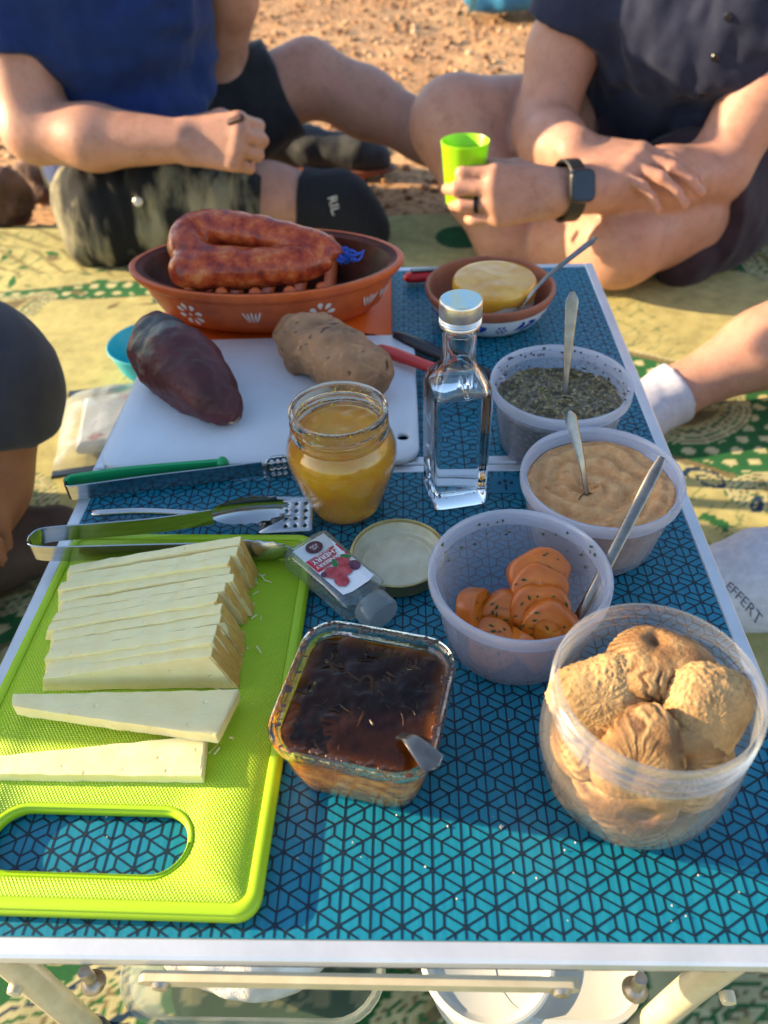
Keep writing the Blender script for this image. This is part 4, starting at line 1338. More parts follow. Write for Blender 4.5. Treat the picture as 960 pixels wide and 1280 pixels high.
def tub_prof(R, h, top, shrink=.0016):
    rb = R * .80
    pr = [(.0001, .0022), (rb - .0045, .0022), (rb - shrink, .0035)]
    for q in np.linspace(.2, 1, 5):
        z = .0035 + (top - .0035) * q
        pr.append((rb + (R - rb) * .88 * z / h - shrink, z))
    return pr
M_HUM = pm('beige hummus', (.60, .265, .085), .55, c2=(.74, .40, .16), cscale=150, sss=.15, srad=(.004, .002, .001), bump=(300, .9, .0018))
hm = filled(tub_prof(.0462, .047, .0370), .0382, .0030, 42, 14, 128, 64)
for arr in hm.v:
    r = np.hypot(arr[:, 0] + .006, arr[:, 1] - .004)
    top = arr[:, 2] > .0345
    arr[top, 2] += (.0013 * fbm(arr, 150, 8, 3)[top] + (.0014 * np.sin(r * 520 + 2.5 * np.arctan2(arr[:, 1], arr[:, 0]) + 2 * vnoise(arr, 70, 3)))[top]) * np.clip((.040 - np.hypot(arr[top, 0], arr[top, 1])) / .006, 0, 1)
    r2 = np.hypot(arr[:, 0] + .008, arr[:, 1] + .006)
    arr[top, 2] -= (.004 * np.exp(-(r2 / .007) ** 2))[top]
o = hm.build('hummus', M_HUM, None, t_h.location, sharp=None); tag(o, 'thick beige hummus swirled in its tub around a spoon', 'hummus')
def tapenade():
    m, nt, b, tc = nodes_of('chopped olive and herb spread')
    v1 = nt.nodes.new('ShaderNodeTexVoronoi'); v1.inputs['Scale'].default_value = 620
    nt.links.new(tc.outputs['Object'], v1.inputs['Vector'])
    sep = nt.nodes.new('ShaderNodeSeparateColor'); nt.links.new(v1.outputs['Color'], sep.inputs[0])
    r = ramp(nt, sep.outputs[0], [(.0, (.026, .018, .003)), (.45, (.095, .064, .010)), (.8, (.18, .125, .028)), (.94, (.30, .23, .09)), (1, (.40, .33, .16))])
    nt.links.new(r.outputs[0], b.inputs['Base Color']); inp(b, 'Roughness', .35); inp(b, 'Coat Weight', .25)
    bp = nt.nodes.new('ShaderNodeBump'); bp.inputs['Strength'].default_value = 1; bp.inputs['Distance'].default_value = .0012
    nt.links.new(sep.outputs[1], bp.inputs['Height']); nt.links.new(bp.outputs[0], b.inputs['Normal'])
    return m
M_TAP = tapenade()
gm = filled(tub_prof(.0468, .0495, .0345), .0358, .0040, 55, 31, 96, 44)
for arr in gm.v:
    top = arr[:, 2] > .0312
    arr[top, 2] += (.0018 * fbm(arr, 260, 6, 2))[top]
    arr[top, 2] -= (.006 * np.exp(-(np.hypot(arr[:, 0] - .005, arr[:, 1] - .043) / .018) ** 2))[top]
o = gm.build('olive_spread', M_TAP, None, t_g.location, sharp=None); tag(o, 'coarse dark green olive spread heaped in its tub', 'olive spread')
# herb flecks stuck to the tub walls
M_HERB = pm('chopped green herb', (.035, .075, .012), .6)
M_HERBD = pm('dark olive fleck', (.03, .028, .012), .5)
def flecks(parent, R, h, n, seed, mat, zlo, size=(.0005, .0014), amin=.2, amax=2.9):
    rs = np.random.RandomState(seed); mb = MB(); rb = R * .8
    for i in range(n):
        a = rs.uniform(amin, amax); z = rs.uniform(zlo, h - .001)
        r = rb + (R - rb) * .95 * z / h - .0018 - (.0012 if z > h - .006 else 0)
        c = np.array((r * cos(a), r * sin(a), z)); d = rs.normal(0, 1, (6, 3)) * rs.uniform(*size)
        q = np.array([(1, 0, 0), (0, 1, 0), (-1, 0, 0), (0, -1, 0), (0, 0, 1), (0, 0, -1)]) * rs.uniform(*size) + d * .4
        mb.add(q + c, [(0, 1, 4), (1, 2, 4), (2, 3, 4), (3, 0, 4), (1, 0, 5), (2, 1, 5), (3, 2, 5), (0, 3, 5)])
    o = mb.build('herb_fleck', mat, parent, smooth=False); tag(o, kind='stuff'); return o
flecks(t_c, .0462, .047, 26, 3, M_HERB, .028)
flecks(t_g, .0468, .0495, 110, 4, M_HERBD, .034, (.0004, .0011), -.6, 3.7)
# carrot pieces
def carrot_mat():
    m, nt, b, tc = nodes_of('cooked carrot')
    n = noise_node(nt, tc.outputs['Object'], 130, 4, .6)
    sx = nt.nodes.new('ShaderNodeSeparateXYZ'); nt.links.new(tc.outputs['Object'], sx.inputs[0])
    cx_ = nt.nodes.new('ShaderNodeCombineXYZ'); nt.links.new(sx.outputs[0], cx_.inputs[0]); nt.links.new(sx.outputs[1], cx_.inputs[1])
    ln_ = nt.nodes.new('ShaderNodeVectorMath'); ln_.operation = 'LENGTH'; nt.links.new(cx_.outputs[0], ln_.inputs[0])
    ma = nt.nodes.new('ShaderNodeMath'); ma.operation = 'MULTIPLY_ADD'; ma.inputs[1].default_value = 60; nt.links.new(ln_.outputs['Value'], ma.inputs[0]); 
    mb_ = nt.nodes.new('ShaderNodeMath'); mb_.operation = 'MULTIPLY'; mb_.inputs[1].default_value = .35; nt.links.new(n.outputs['Fac'], mb_.inputs[0]); nt.links.new(mb_.outputs[0], ma.inputs[2])
    r = ramp(nt, ma.outputs[0], [(.20, (.72, .24, .018)), (.52, (.68, .20, .014)), (.60, (.54, .12, .008)), (.68, (.70, .20, .015)), (1.0, (.60, .14, .010))])
    nt.links.new(r.outputs[0], b.inputs['Base Color']); inp(b, 'Roughness', .3); inp(b, 'Subsurface Weight', .25); inp(b, 'Subsurface Radius', (.004, .001, .0003)); inp(b, 'Subsurface Scale', 1); inp(b, 'Coat Weight', .25)
    n2 = noise_node(nt, tc.outputs['Object'], 300, 4, .6)
    bp = nt.nodes.new('ShaderNodeBump'); bp.inputs['Strength'].default_value = .35; bp.inputs['Distance'].default_value = .0008
    nt.links.new(n2.outputs['Fac'], bp.inputs['Height']); nt.links.new(bp.outputs[0], b.inputs['Normal'])
    return m
M_CARROT = carrot_mat()
def carrot(loc, rot, r, t, lab, seed, grp='carrot pieces in the tub', oval=1.0):
    e = thing('carrot_slice', lab, 'carrot slice', (t_c.location[0] + loc[0], t_c.location[1] + loc[1], H + loc[2]), group=grp)
    e.rotation_euler = rot
    r *= 1.2; t *= 1.3
    rs = np.random.RandomState(seed); k1, k2 = rs.uniform(0, 6, 2)
    mb = MB(); pr = [(.0001, -t / 2), (r * .55, -t / 2 + .0002), (r * .86, -t / 2), (r * .97, -t / 2 + .0007), (r, -t / 2 + .0018), (r * 1.0, t / 2 - .0018), (r * .96, t / 2 - .0007), (r * .85, t / 2), (r * .5, t / 2 - .0002), (.0001, t / 2)]
    mb.lathe(pr, 36, sy=oval)
    V = mb.v[0]; a = np.arctan2(V[:, 1], V[:, 0])
    V[:, :2] *= (1 + .055 * np.sin(3 * a + k1) + .03 * np.sin(5 * a + k2) + .05 * np.sin(2 * a + k2))[:, None]
    V += .0004 * np.stack([fbm(V, 200, seed, 2)] * 3, 1)
    mb.build('flesh', M_CARROT, e, sharp=None)
    hb = MB()
    for i in range(rs.randint(14, 24)):
        q = rs.uniform(.1, .9) * r; an = rs.uniform(0, 6.28); sgn = 1 if rs.rand() < .75 else -1
        c = np.array((q * cos(an), q * sin(an) * oval, sgn * (t / 2 + .0003))); d = rs.normal(0, 1, 2); d /= np.linalg.norm(d)
        l = rs.uniform(.0007, .0020); w = rs.uniform(.0004, .0008)
        p1 = np.array((d[0], d[1], 0)) * l; p2 = np.array((-d[1], d[0], 0)) * w
        hb.add([c + p1, c + p2, c - p1, c - p2, c + (0, 0, sgn * .0004), c - (0, 0, sgn * .0006)], [(0, 1, 4), (1, 2, 4), (2, 3, 4), (3, 0, 4), (1, 0, 5), (2, 1, 5), (3, 2, 5), (0, 3, 5)])
    tag(hb.build('herb_fleck', M_HERB, e, smooth=False), kind='stuff')
    return e
cz = .003
carrot((-.0205, -.0015, cz + .0125), (radians(70), 0, radians(62)), .0118, .0085, 'carrot slice leaning on the left wall of its tub', 1)
carrot((-.0065, -.0030, cz + .0115), (radians(62), radians(5), radians(-8)), .0115, .009, 'round carrot slice facing out in the middle of its tub', 2)
carrot((-.0125, -.0185, cz + .0075), (radians(28), radians(-12), 0), .0112, .008, 'low carrot slice by the front wall left of centre', 3)
carrot((.0035, -.0215, cz + .0070), (radians(-60), radians(10), radians(-40)), .0105, .010, 'carrot piece with its cut corner up at the front wall', 4)
carrot((.0155, -.0135, cz + .0145), (radians(66), radians(12), radians(-18)), .0125, .0095, 'nearest carrot piece of the leaning stack', 5)
carrot((.0125, -.0050, cz + .0185), (radians(60), radians(8), radians(-10)), .0128, .0075, 'carrot piece second from the front of the leaning stack', 6)
carrot((.0120, .0035, cz + .0225), (radians(52), radians(6), radians(-6)), .0130, .0075, 'carrot piece second from the top of the leaning stack', 7)
carrot((.0125, .0115, cz + .0262), (radians(46), radians(6), radians(-4)), .0132, .0085, 'topmost herb covered carrot piece of the leaning stack', 8)
carrot((.0145, .004, cz + .0075), (radians(80), 0, radians(10)), .0090, .012, 'carrot piece propping up the leaning stack from beneath', 9)

# ------------------------------------------------------------------ jar lid, squeeze bottle
M_GOLD = pm('gold lacquered tinplate', (.55, .42, .16), .3, .8, c2=(.42, .33, .14), cscale=140)
M_LINER = pm('pale jar lid liner', (.72, .67, .48), .4, c2=(.60, .53, .34), cscale=70, coat=.25)
ld = thing('jar_lid', 'gold jar lid lying upside down beside the carrot tub', 'lid', (.0138, .2135, H + .0003))
mb = MB(); mb.lathe([(.0001, 0), (.0250, 0), (.0268, .0008), (.0276, .0025), (.0276, .0095), (.0281, .0101), (.0283, .0108), (.0277, .0113), (.0269, .0108), (.0266, .009)], 64)
V = mb.v[0]; a = np.arctan2(V[:, 1], V[:, 0]); mlow = (V[:, 2] > .002) & (V[:, 2] < .0098); V[mlow, :2] *= (1 + .006 * np.sin(a[mlow] * 32))[:, None]
mb.build('tinplate_shell', M_GOLD, ld)
MB().lathe([(.0266, .0092), (.0262, .0035), (.0250, .0020), (.0222, .0018), (.0216, .0030), (.0205, .0030), (.0200, .0020), (.0001, .0018)], 64).build('liner', M_LINER, ld)

M_SQZ = clear_mat('clear squeeze plastic', (.93, .96, .95), .12, (.70, .76, .74), .08, .5, bump=(90, .2, .0006), spec_lo=.10)
sq_e = thing('squeeze_bottle', 'small clear squeeze bottle with red berry label lying beside the jar lid', 'bottle', (-.0190, .1925, H + .0105))
sq_e.rotation_euler = (0, 0, radians(-47.5))
# local x runs from the base (-x) to the cap (+x), y across, z up
def sring(x, wy, wz, e=4, n=40):
    return [(x, p[0] * wy, p[1] * wz) for p in sq(1.0, e, n)]
MB().loft([sring(-.0325, .0135, .0062), sring(-.0322, .0155, .0080), sring(-.0300, .0163, .0092), sring(-.024, .0160, .0094), sring(-.012, .0152, .0092), sring(.002, .0148, .0090), sring(.014, .0152, .0090), sring(.0205, .0150, .0088), sring(.0235, .0135, .0082, 3), sring(.0255, .0105, .0076, 2.5)]).build('bottle_body', M_SQZ, sq_e)
MB().loft([sring(.0255, .0105, .0080, 2.3), sring(.0268, .0112, .0086, 2.3), sring(.036, .0108, .0084, 2.3), sring(.0375, .0098, .0076, 2.3)]).build('cap', clear_mat('grey clear cap', (.85, .9, .9), .35, (.6, .66, .66), .12, .4), sq_e)
lz = .00955
def lab_poly(pts, z): 
    return MB().add([(x, y, z - .0011 * (abs(y) / .012) ** 4) for x, y in pts], [tuple(range(len(pts)))])
lb = lab_poly([(-.0285, -.0112), (.0170, -.0108), (.0190, -.006), (.0190, .006), (.0170, .0108), (-.0285, .0112)], lz).build('label', pm('white label print', (.80, .80, .80), .4), sq_e, smooth=False)
lab_poly([(-.0165, -.0109), (-.0050, -.0106), (-.0050, .0109), (-.0165, .0111)], lz + .00012).build('red_band', pm('red label print', (.55, .012, .025), .4), lb, smooth=False)
MB().add([(-.0222 + .0048 * cos(t), -.0005 + .0052 * sin(t), lz + .00012) for t in np.linspace(0, 2 * pi, 25)[:-1]], [tuple(range(24))]).build('round_logo', pm('dark maroon label print', (.07, .012, .018), .4), lb, smooth=False)
M_PW = pm('white lettering', (.82, .82, .82), .4)
for txt, x, y, s in (('CHERRY', -.0122, 0, .0050), ('CRANBERRY', -.0078, 0, .0036), ('water drops', -.0149, 0, .0019)):
    o = link('lettering', text_mesh(txt, s), M_PW, lb, (x, y, lz + .0003), (0, 0, radians(-90) + pi))
    o.rotation_euler = (0, 0, radians(90) + pi)
for txt, x, s in (('PURE', -.0232, .0022), ('LIFE', -.0210, .0022)):
    link('lettering', text_mesh(txt, s), M_PW, lb, (x, -.0005, lz + .0003), (0, 0, radians(-90)))
M_BER = pm('printed berry red', (.34, .022, .03), .35, c2=(.55, .09, .10), cscale=260); M_BERD = pm('printed berry dark', (.06, .012, .03), .35, c2=(.16, .05, .10), cscale=260)
for x, y, r, mt in ((.0005, -.0055, .0046, M_BER), (.0030, .0012, .0052, M_BER), (.0045, .0072, .0040, M_BERD), (.0090, -.0052, .0044, M_BER), (-.0022, .0052, .0036, M_BER), (-.0010, -.0095, .0022, M_BERD)):
    MB().add([(x, y, lz + .0006)] + [(x + r * cos(t), y + r * sin(t) * .92, lz + .00022) for t in np.linspace(0, 2 * pi, 23)[:-1]], [(0, 1 + k, 1 + (k + 1) % 22) for k in range(22)]).build('printed_berry', mt, lb)
for x, y, a in ((-.0040, .0082, .6), (-.0038, .0000, -.4)):
    MB().add([(x + .0034 * cos(t) * cos(a) - .0015 * sin(t) * sin(a), y + .0034 * cos(t) * sin(a) + .0015 * sin(t) * cos(a), lz + .00035) for t in np.linspace(0, 2 * pi, 15)[:-1]], [tuple(range(14))]).build('printed_leaf', pm('label leaf green', (.02, .16, .04), .4), lb, smooth=False)

# ------------------------------------------------------------------ onion relish in a square glass dish
M_DISHG = clear_mat('thick dish glass', (.98, .97, .92), .0, (.5, .42, .25), .04, .12, bump=(150, .55, .0016), spec_lo=.05)
od = thing('glass_dish', 'square glass dish full of dark brown onion relish', 'dish', (.0005, .0925, H + .0003), radians(-13))
def rr_ring(w, h, r, z, n=9): return [(x, y, z) for x, y in rrect(w, h, r, 0, n)]
S0, S1 = .058, .0735
MB().loft([rr_ring(S0 - .008, S0 - .008, .010, 0), rr_ring(S0 - .002, S0 - .002, .012, .0008), rr_ring(S0, S0, .013, .003), rr_ring(S0 + .006, S0 + .006, .014, .018), rr_ring(S1 - .006, S1 - .006, .015, .0335)], cap=True).build('dish_glass', M_DISHG, od)
MB().loft([rr_ring(S1 - .0062, S1 - .0062, .015, .0338), rr_ring(S1 - .0045, S1 - .0045, .015, .0385), rr_ring(S1 - .001, S1 - .001, .016, .0395),
           rr_ring(S1, S1, .0165, .0412), rr_ring(S1, S1, .0165, .0445), rr_ring(S1 - .0015, S1 - .0015, .016, .0458), rr_ring(S1 - .0040, S1 - .0040, .015, .0458), rr_ring(S1 - .0060, S1 - .0060, .0145, .0445), rr_ring(S1 - .0082, S1 - .0082, .0132, .0400), rr_ring(S1 - .0078, S1 - .0078, .0138, .0338)], closed=True).build('dish_rim', M_GLASS, od)
M_DRIP = pm('brown syrup film', (.055, .017, .003), .2, coat=.6)
def relish_side():
    m, nt, b, tc = nodes_of('onion relish seen through the glass')
    n = noise_node(nt, tc.outputs['Object'], 170, 5, .7, (.8, .8, 1.1))
    r = ramp(nt, n.outputs['Fac'], [(.28, (.10, .032, .005)), (.42, (.32, .12, .014)), (.56, (.55, .25, .035)), (.75, (.70, .42, .10))])
    nt.links.new(r.outputs[0], b.inputs['Base Color']); inp(b, 'Roughness', .25)
    inp(b, 'Subsurface Weight', .5); inp(b, 'Subsurface Radius', (.012, .004, .001)); inp(b, 'Subsurface Scale', 1)
    return m
M_REL = relish_side()
m, nt, b, tc = nodes_of('dark onion syrup')
n = noise_node(nt, tc.outputs['Object'], 70, 5, .65)
r = ramp(nt, n.outputs['Fac'], [(.4, (.008, .0025, .001)), (.62, (.020, .006, .002)), (.8, (.06, .020, .005))])
nt.links.new(r.outputs[0], b.inputs['Base Color']); inp(b, 'Roughness', .12); inp(b, 'Specular IOR Level', .28)
n2 = noise_node(nt, tc.outputs['Object'], 160, 4, .6)
bp = nt.nodes.new('ShaderNodeBump'); bp.inputs['Strength'].default_value = .35; bp.inputs['Distance'].default_value = .0012
nt.links.new(n2.outputs['Fac'], bp.inputs['Height']); nt.links.new(bp.outputs[0], b.inputs['Normal'])
M_SYRUP = m
rel = thing('onion_relish', 'dark glossy onion relish filling the square glass dish', 'relish', od.location, radians(-13))
mb = MB(); mb.loft([rr_ring(S0 - .004, S0 - .004, .0110, .0016), rr_ring(S0 - .0014, S0 - .0014, .0124, .0036), rr_ring(S0 + .0044, S0 + .0044, .0134, .018), rr_ring(S1 - .0078, S1 - .0078, .0142, .0332), rr_ring(S1 - .0092, S1 - .0092, .0130, .0393)], cap=False)
mb.build('relish_body', M_REL, rel)
N = 60; w = S1 - .0090
xs_ = np.linspace(-w / 2, w / 2, N); X_, Y_ = np.meshgrid(xs_, xs_, indexing='ij')
hwid = w / 2; rr_ = .0132
qx = np.maximum(np.abs(X_) - (hwid - rr_), 0); qy = np.maximum(np.abs(Y_) - (hwid - rr_), 0); dd = np.hypot(qx, qy)
sc2 = np.where(dd > rr_, rr_ / np.maximum(dd, 1e-9), 1)
X2 = np.where(dd > rr_, np.sign(X_) * ((hwid - rr_) + qx * sc2), X_); Y2 = np.where(dd > rr_, np.sign(Y_) * ((hwid - rr_) + qy * sc2), Y_)
P3 = np.stack([X2, Y2, X2 * 0], -1)
lump = np.clip(.9 - np.exp(-(((X2 - .012) / .02) ** 2 + ((Y2 + .020) / .016) ** 2)), 0, 1)
Z2 = .0388 + .0011 * fbm(P3, 130, 3, 3) * lump
i_ = (np.arange(N - 1)[:, None] * N + np.arange(N - 1)[None]).ravel()
me = np_mesh('syrup_surface', np.stack([X2, Y2, Z2], -1).reshape(-1, 3), np.stack([i_, i_ + N, i_ + N + 1, i_ + 1], 1))
ed = np.clip((np.maximum(np.abs(X2), np.abs(Y2)) - (hwid - .0085)) / .0085, 0, 1).ravel()[:, None] ** 2.2
nn_ = np.clip(.5 + .9 * fbm(P3, 75, 8, 3), 0, 1).reshape(-1, 1)
pigment(me, np.array((.007, .002, .001)) * (1 - nn_) + np.array((.026, .008, .002)) * nn_ + ed * np.array((.13, .040, .005)))
_b = M_SYRUP.node_tree.nodes['Principled BSDF']
_a = M_SYRUP.node_tree.nodes.new('ShaderNodeAttribute'); _a.attribute_name = 'pigment'
M_SYRUP.node_tree.links.new(_a.outputs['Color'], _b.inputs['Base Color'])
link('syrup_surface', me, M_SYRUP, rel)
M_ONION = pm('soft brown onion shred', (.010, .0035, .001), .4, c2=(.060, .020, .004), cscale=120, coat=0, spec=.3, sss=.3, srad=(.004, .0015, .0005))
rs = np.random.RandomState(17); mb = MB()
for i in range(210):
    x, y = rs.uniform(-.028, .028, 2)
    if math.exp(-(((x - .012) / .018) ** 2 + ((y + .020) / .013) ** 2)) > rs.uniform(.1, .5): continue
    a = rs.uniform(0, 6.28); l = rs.uniform(.005, .013); cv = rs.uniform(-1.1, 1.1)
    pts = []
    for t in np.linspace(-.5, .5, 7):
        pts.append((x + l * t * cos(a) - cv * l * t * t * sin(a), y + l * t * sin(a) + cv * l * t * t * cos(a), .0382 + .0008 * sin(i * 1.7 + 3 * t) * .6 + .0008 * (.25 - t * t)))
    mb.tube(pts, rs.uniform(.0003, .0007), 6, flat=.5)
tag(mb.build('onion_shred', M_ONION, rel), kind='stuff')
mb = MB()
for i in range(90):                                        # syrup smears on the glass lip
    side = rs.randint(4); t = rs.uniform(-.028, .028); d = S1 / 2 - rs.uniform(.002, .005)
    x, y = [(t, d), (t, -d), (d, t), (-d, t)][side]
    mb.tube([(x - .0006, y - .0004, .0457), (x + rs.uniform(0, .002), y + rs.uniform(0, .001), .0458)], rs.uniform(.0003, .0010), 6, flat=.5)
tag(mb.build('syrup_smear', M_DRIP, od), kind='stuff')

# ------------------------------------------------------------------ jar of dried figs
M_FIGJ = clear_mat('clear screw jar plastic', (.98, .98, .975), .02, (.80, .78, .74), .10, .20, bump=(55, .12, .001), spec_lo=.035)
fj = thing('storage_jar', 'wide clear plastic screw jar of dried figs nearest the camera', 'jar', (.1180, .0765, H + .0003))
JR, JH = .0408, .0765
jo = [(.0001, .0008), (.026, .0008), (.0285, 0), (.0315, .0016), (.0355, .0065), (.0392, .0155), (.0412, .026), (.0420, .037), (.0418, .046), (.0408, .0530), (.0397, .0570), (.0393, .0590), (.0407, .0600), (.0410, .0612), (.0397, .0622), (.0396, .0642), (.0408, .0652), (.0410, .0662), (.0398, .0672), (.0397, .0692), (.0408, .0702), (.0409, .0712), (.0399, .0722), (.0399, .0755), (.0395, .0765), (.0386, .0766)]
ji = [(.0383, .0760), (.0383, .059), (.0392, .0545), (.0402, .046), (.0404, .037), (.0396, .0262), (.0376, .0163), (.0342, .0082), (.0305, .0036), (.026, .0024), (.0001, .0024)]
MB().lathe(jo[:12], 80).build('jar_wall', M_FIGJ, fj)
MB().lathe(ji[2:], 80).build('jar_inside', M_FIGJ, fj)
M_FIGN = clear_mat('clear threaded plastic', (.98, .98, .975), .05, (.86, .86, .86), .12, .5, spec_lo=.16)
MB().lathe(jo[11:] + ji[:3], 80).build('threaded_neck', M_FIGN, fj)
M_FIG = attr_mat('dried fig skin', .6, bump=(330, .9, .0014), sss=.08, srad=(.003, .0015, .0008), cvar=110)
def fig(loc, rot, r, thick, seed, crumb, lab, grp):
    r *= 1.06
    nt_, np_ = (84, 140) if seed < 7 else (44, 72)
    th = np.linspace(0.0, pi, nt_)[:, None]; ph = np.linspace(0, 2 * pi, np_, endpoint=False)[None]
    rs = np.random.RandomState(seed); ks = rs.uniform(0, 6.28, 6)
    wob = 1 + .12 * np.sin(2 * ph + ks[0]) + .09 * np.sin(3 * ph + ks[1])
    x = np.sin(th) ** .8 * np.cos(ph) * wob; y = np.sin(th) ** .8 * np.sin(ph) * wob; z = np.cos(th) + 0 * ph
    P = np.stack([x, y, z], -1)
    ex, ey = .32 * cos(ks[4]), .32 * sin(ks[4])             # the stalk end sits off-centre and the skin creases run to it
    rx, ry = x - ex, y - ey
    rad = np.hypot(rx, ry); pa = np.arctan2(ry, rx)
    w1 = 1.0 * vnoise(P, 1.3, seed) + .5 * vnoise(P, 3.1, seed + 1)
    fold = np.abs(np.sin(pa * 12 + 3.2 * w1 + 1.2 * rad + ks[2])) ** .8
    fold2 = np.abs(np.sin(pa * 23 + 4.5 * w1 - 2 * rad + ks[3])) ** .8
    msk = np.clip(.55 + 1.2 * vnoise(P, 1.7, seed + 12), 0, 1)
    amp = np.clip(rad * 1.3, .0, 1) * (1 - .75 * crumb) * msk
    dsp = (.052 * (fold - .6) + .046 * (fold2 - .6)) * amp + .05 * vnoise(P, 1.4, seed + 8) + .014 * fbm(P, 5.5, seed, 4)
    if crumb:
        dsp += crumb * (.050 * np.abs(vnoise(P, 7, seed + 2)) + .060 * np.abs(vnoise(P, 15, seed + 3)) + .040 * np.abs(vnoise(P, 31, seed + 5)))
    dim = np.exp(-(rx ** 2 + ry ** 2) / .05) * (1 - crumb)
    fld = np.exp(-((rx * sin(ks[5]) - ry * cos(ks[5]) + .1 * vnoise(P, 2.5, seed + 20)) / .13) ** 2) * (1 - .6 * crumb) * np.clip(1 - rad, 0, 1)
    z = z - (z > 0) * (.34 * dim + .10 * fld)
    S = 1 + dsp
    V = np.stack([x * S * r, y * S * r, z * (1 + .8 * dsp) * thick], -1).reshape(-1, 3)
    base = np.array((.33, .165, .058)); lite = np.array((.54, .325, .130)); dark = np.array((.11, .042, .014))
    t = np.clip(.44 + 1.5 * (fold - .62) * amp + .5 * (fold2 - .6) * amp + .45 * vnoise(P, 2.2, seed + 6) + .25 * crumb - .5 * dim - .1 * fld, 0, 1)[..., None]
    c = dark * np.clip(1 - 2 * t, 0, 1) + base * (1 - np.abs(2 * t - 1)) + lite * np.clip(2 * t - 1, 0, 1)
    if crumb:
        cr = np.clip(crumb * (.4 + 1.1 * np.abs(vnoise(P, 13, seed + 1))), 0, 1)[..., None]
        c = c * (1 - cr) + np.array((.56, .345, .145)) * cr
    i = (np.arange(nt_ - 1)[:, None] * np_); k = np.arange(np_)[None]; k2 = (k + 1) % np_
    F = np.stack([i + k + 0 * i, i + np_ + k, i + np_ + k2, i + k2], -1).reshape(-1, 4)
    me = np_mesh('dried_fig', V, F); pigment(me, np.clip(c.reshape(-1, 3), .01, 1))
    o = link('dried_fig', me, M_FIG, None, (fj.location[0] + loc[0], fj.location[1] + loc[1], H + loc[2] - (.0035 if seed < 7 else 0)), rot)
    return tag(o, lab, 'dried fig', grp)
R3 = radians
fig((.0050, .0160, .0700), (R3(-4), R3(6), R3(40)), .0195, .0090, 1, 0, 'wrinkled dried fig with a dimpled top at the back of the jar', 'dried figs on top')
fig((-.0190, .0040, .0640), (R3(40), R3(-30), R3(20)), .0165, .0095, 2, 1.0, 'crumb coated dried fig against the left wall of the jar', 'dried figs on top')
fig((.0205, -.0040, .0640), (R3(38), R3(38), R3(-30)), .0175, .0095, 3, .9, 'crumb coated dried fig leaning on the right wall of the jar', 'dried figs on top')
fig((-.0080, -.0195, .0575), (R3(50), R3(-10), R3(-12)), .0170, .0085, 4, .1, 'orange tinged dried fig tilted against the front wall of the jar', 'dried figs on top')
fig((.0120, -.0170, .0530), (R3(58), R3(18), R3(10)), .0165, .0090, 5, .15, 'purplish dried fig lying between the front and right ones', 'dried figs on top')
fig((-.0165, -.0050, .0500), (R3(40), R3(-10), R3(10)), .0185, .0105, 6, .3, 'pale dried fig under the left crumb coated one', 'dried figs on top')
k = 7
for ring, (z, n, rr) in enumerate(((.0350, 5, .0245), (.0170, 4, .0200))):
    for j in range(n):
        a = 2 * pi * j / n + ring * .6 - 1.9
        fig((rr * cos(a), rr * sin(a), z + .002 * ((j * 7) % 3 - 1)), (R3(75 + 8 * ((j * 5) % 3)), R3(10 * ((j * 3) % 3 - 1)), a + pi / 2), .0190 - .0005 * ((j * 3) % 4), .0130, k, .25 * (j % 2), ('dried fig pressed against the jar wall, halfway up, %s' if ring == 0 else 'dried fig low in the jar, %s') % ['at the front', 'front right', 'right', 'at the back', 'on the left'][j], 'dried figs lower in the jar')
        k += 1

# ------------------------------------------------------------------ spoons and the knife in the tubs
spoon('teaspoon', 'teaspoon standing upright in the olive spread', (.1255, .325, H + .030), (.1245, .331, H + .040), (.1250, .352, H + .103), .0039, (.010, .007), arch=.001, bowldir=(0, -.3, -.95))
spoon('teaspoon', 'teaspoon leaning in the hummus', (.1235, .2245, H + .033), (.1215, .230, H + .040), (.1090, .2500, H + .083), .0040, (.010, .007), arch=.0035, bowldir=(.3, -.5, -.8))
spoon('teaspoon', 'dark teaspoon leaning out of the soft cheese bowl to the right', (.104, .478, H + .018), (.112, .483, H + .022), (.176, .5200, H + .066), .0036, (.010, .007), arch=.006)
spoon('teaspoon', 'teaspoon with its handle end sticking out of the onion relish', (.0060, .0860, H + .030), (.0160, .0740, H + .041), (.0310, .0555, H + .0475), .0052, (.009, .007), arch=.004)
kn = thing('table_knife', 'steel cutlery handle resting on the rim of the carrot tub', 'cutlery', (0, 0, 0))
pa, pb_ = np.array((.1045, .1545, H + .012)), np.array((.1500, .2085, H + .083))
path = smoothpath([pa, pa * .75 + pb_ * .25 + (.002, -.0, .004), pb_], 18)
u = (pb_ - pa) / np.linalg.norm(pb_ - pa); side = np.cross(u, (-.45, -.8, .5)); side /= np.linalg.norm(side); nrm = np.cross(side, u)
rg = [[p_ + side * (.0023 + .0009 * (i / 17)) * (1 if i < 17 else .6) * cos(a) + nrm * .0010 * sin(a) for a in np.linspace(0, 2 * pi, 13)[:-1]] for i, p_ in enumerate(path)]
MB().loft(rg).build('handle', M_STEELB, kn)
MB().loft([[pa + side * .006 * q * cos(a) - u * (.012 * (1 - q) - .002) + nrm * .0012 * sin(a) for a in np.linspace(0, 2 * pi, 13)[:-1]] for q in (.1, .6, .9, 1, .6)]).build('spoon_bowl', M_STEELB, kn)

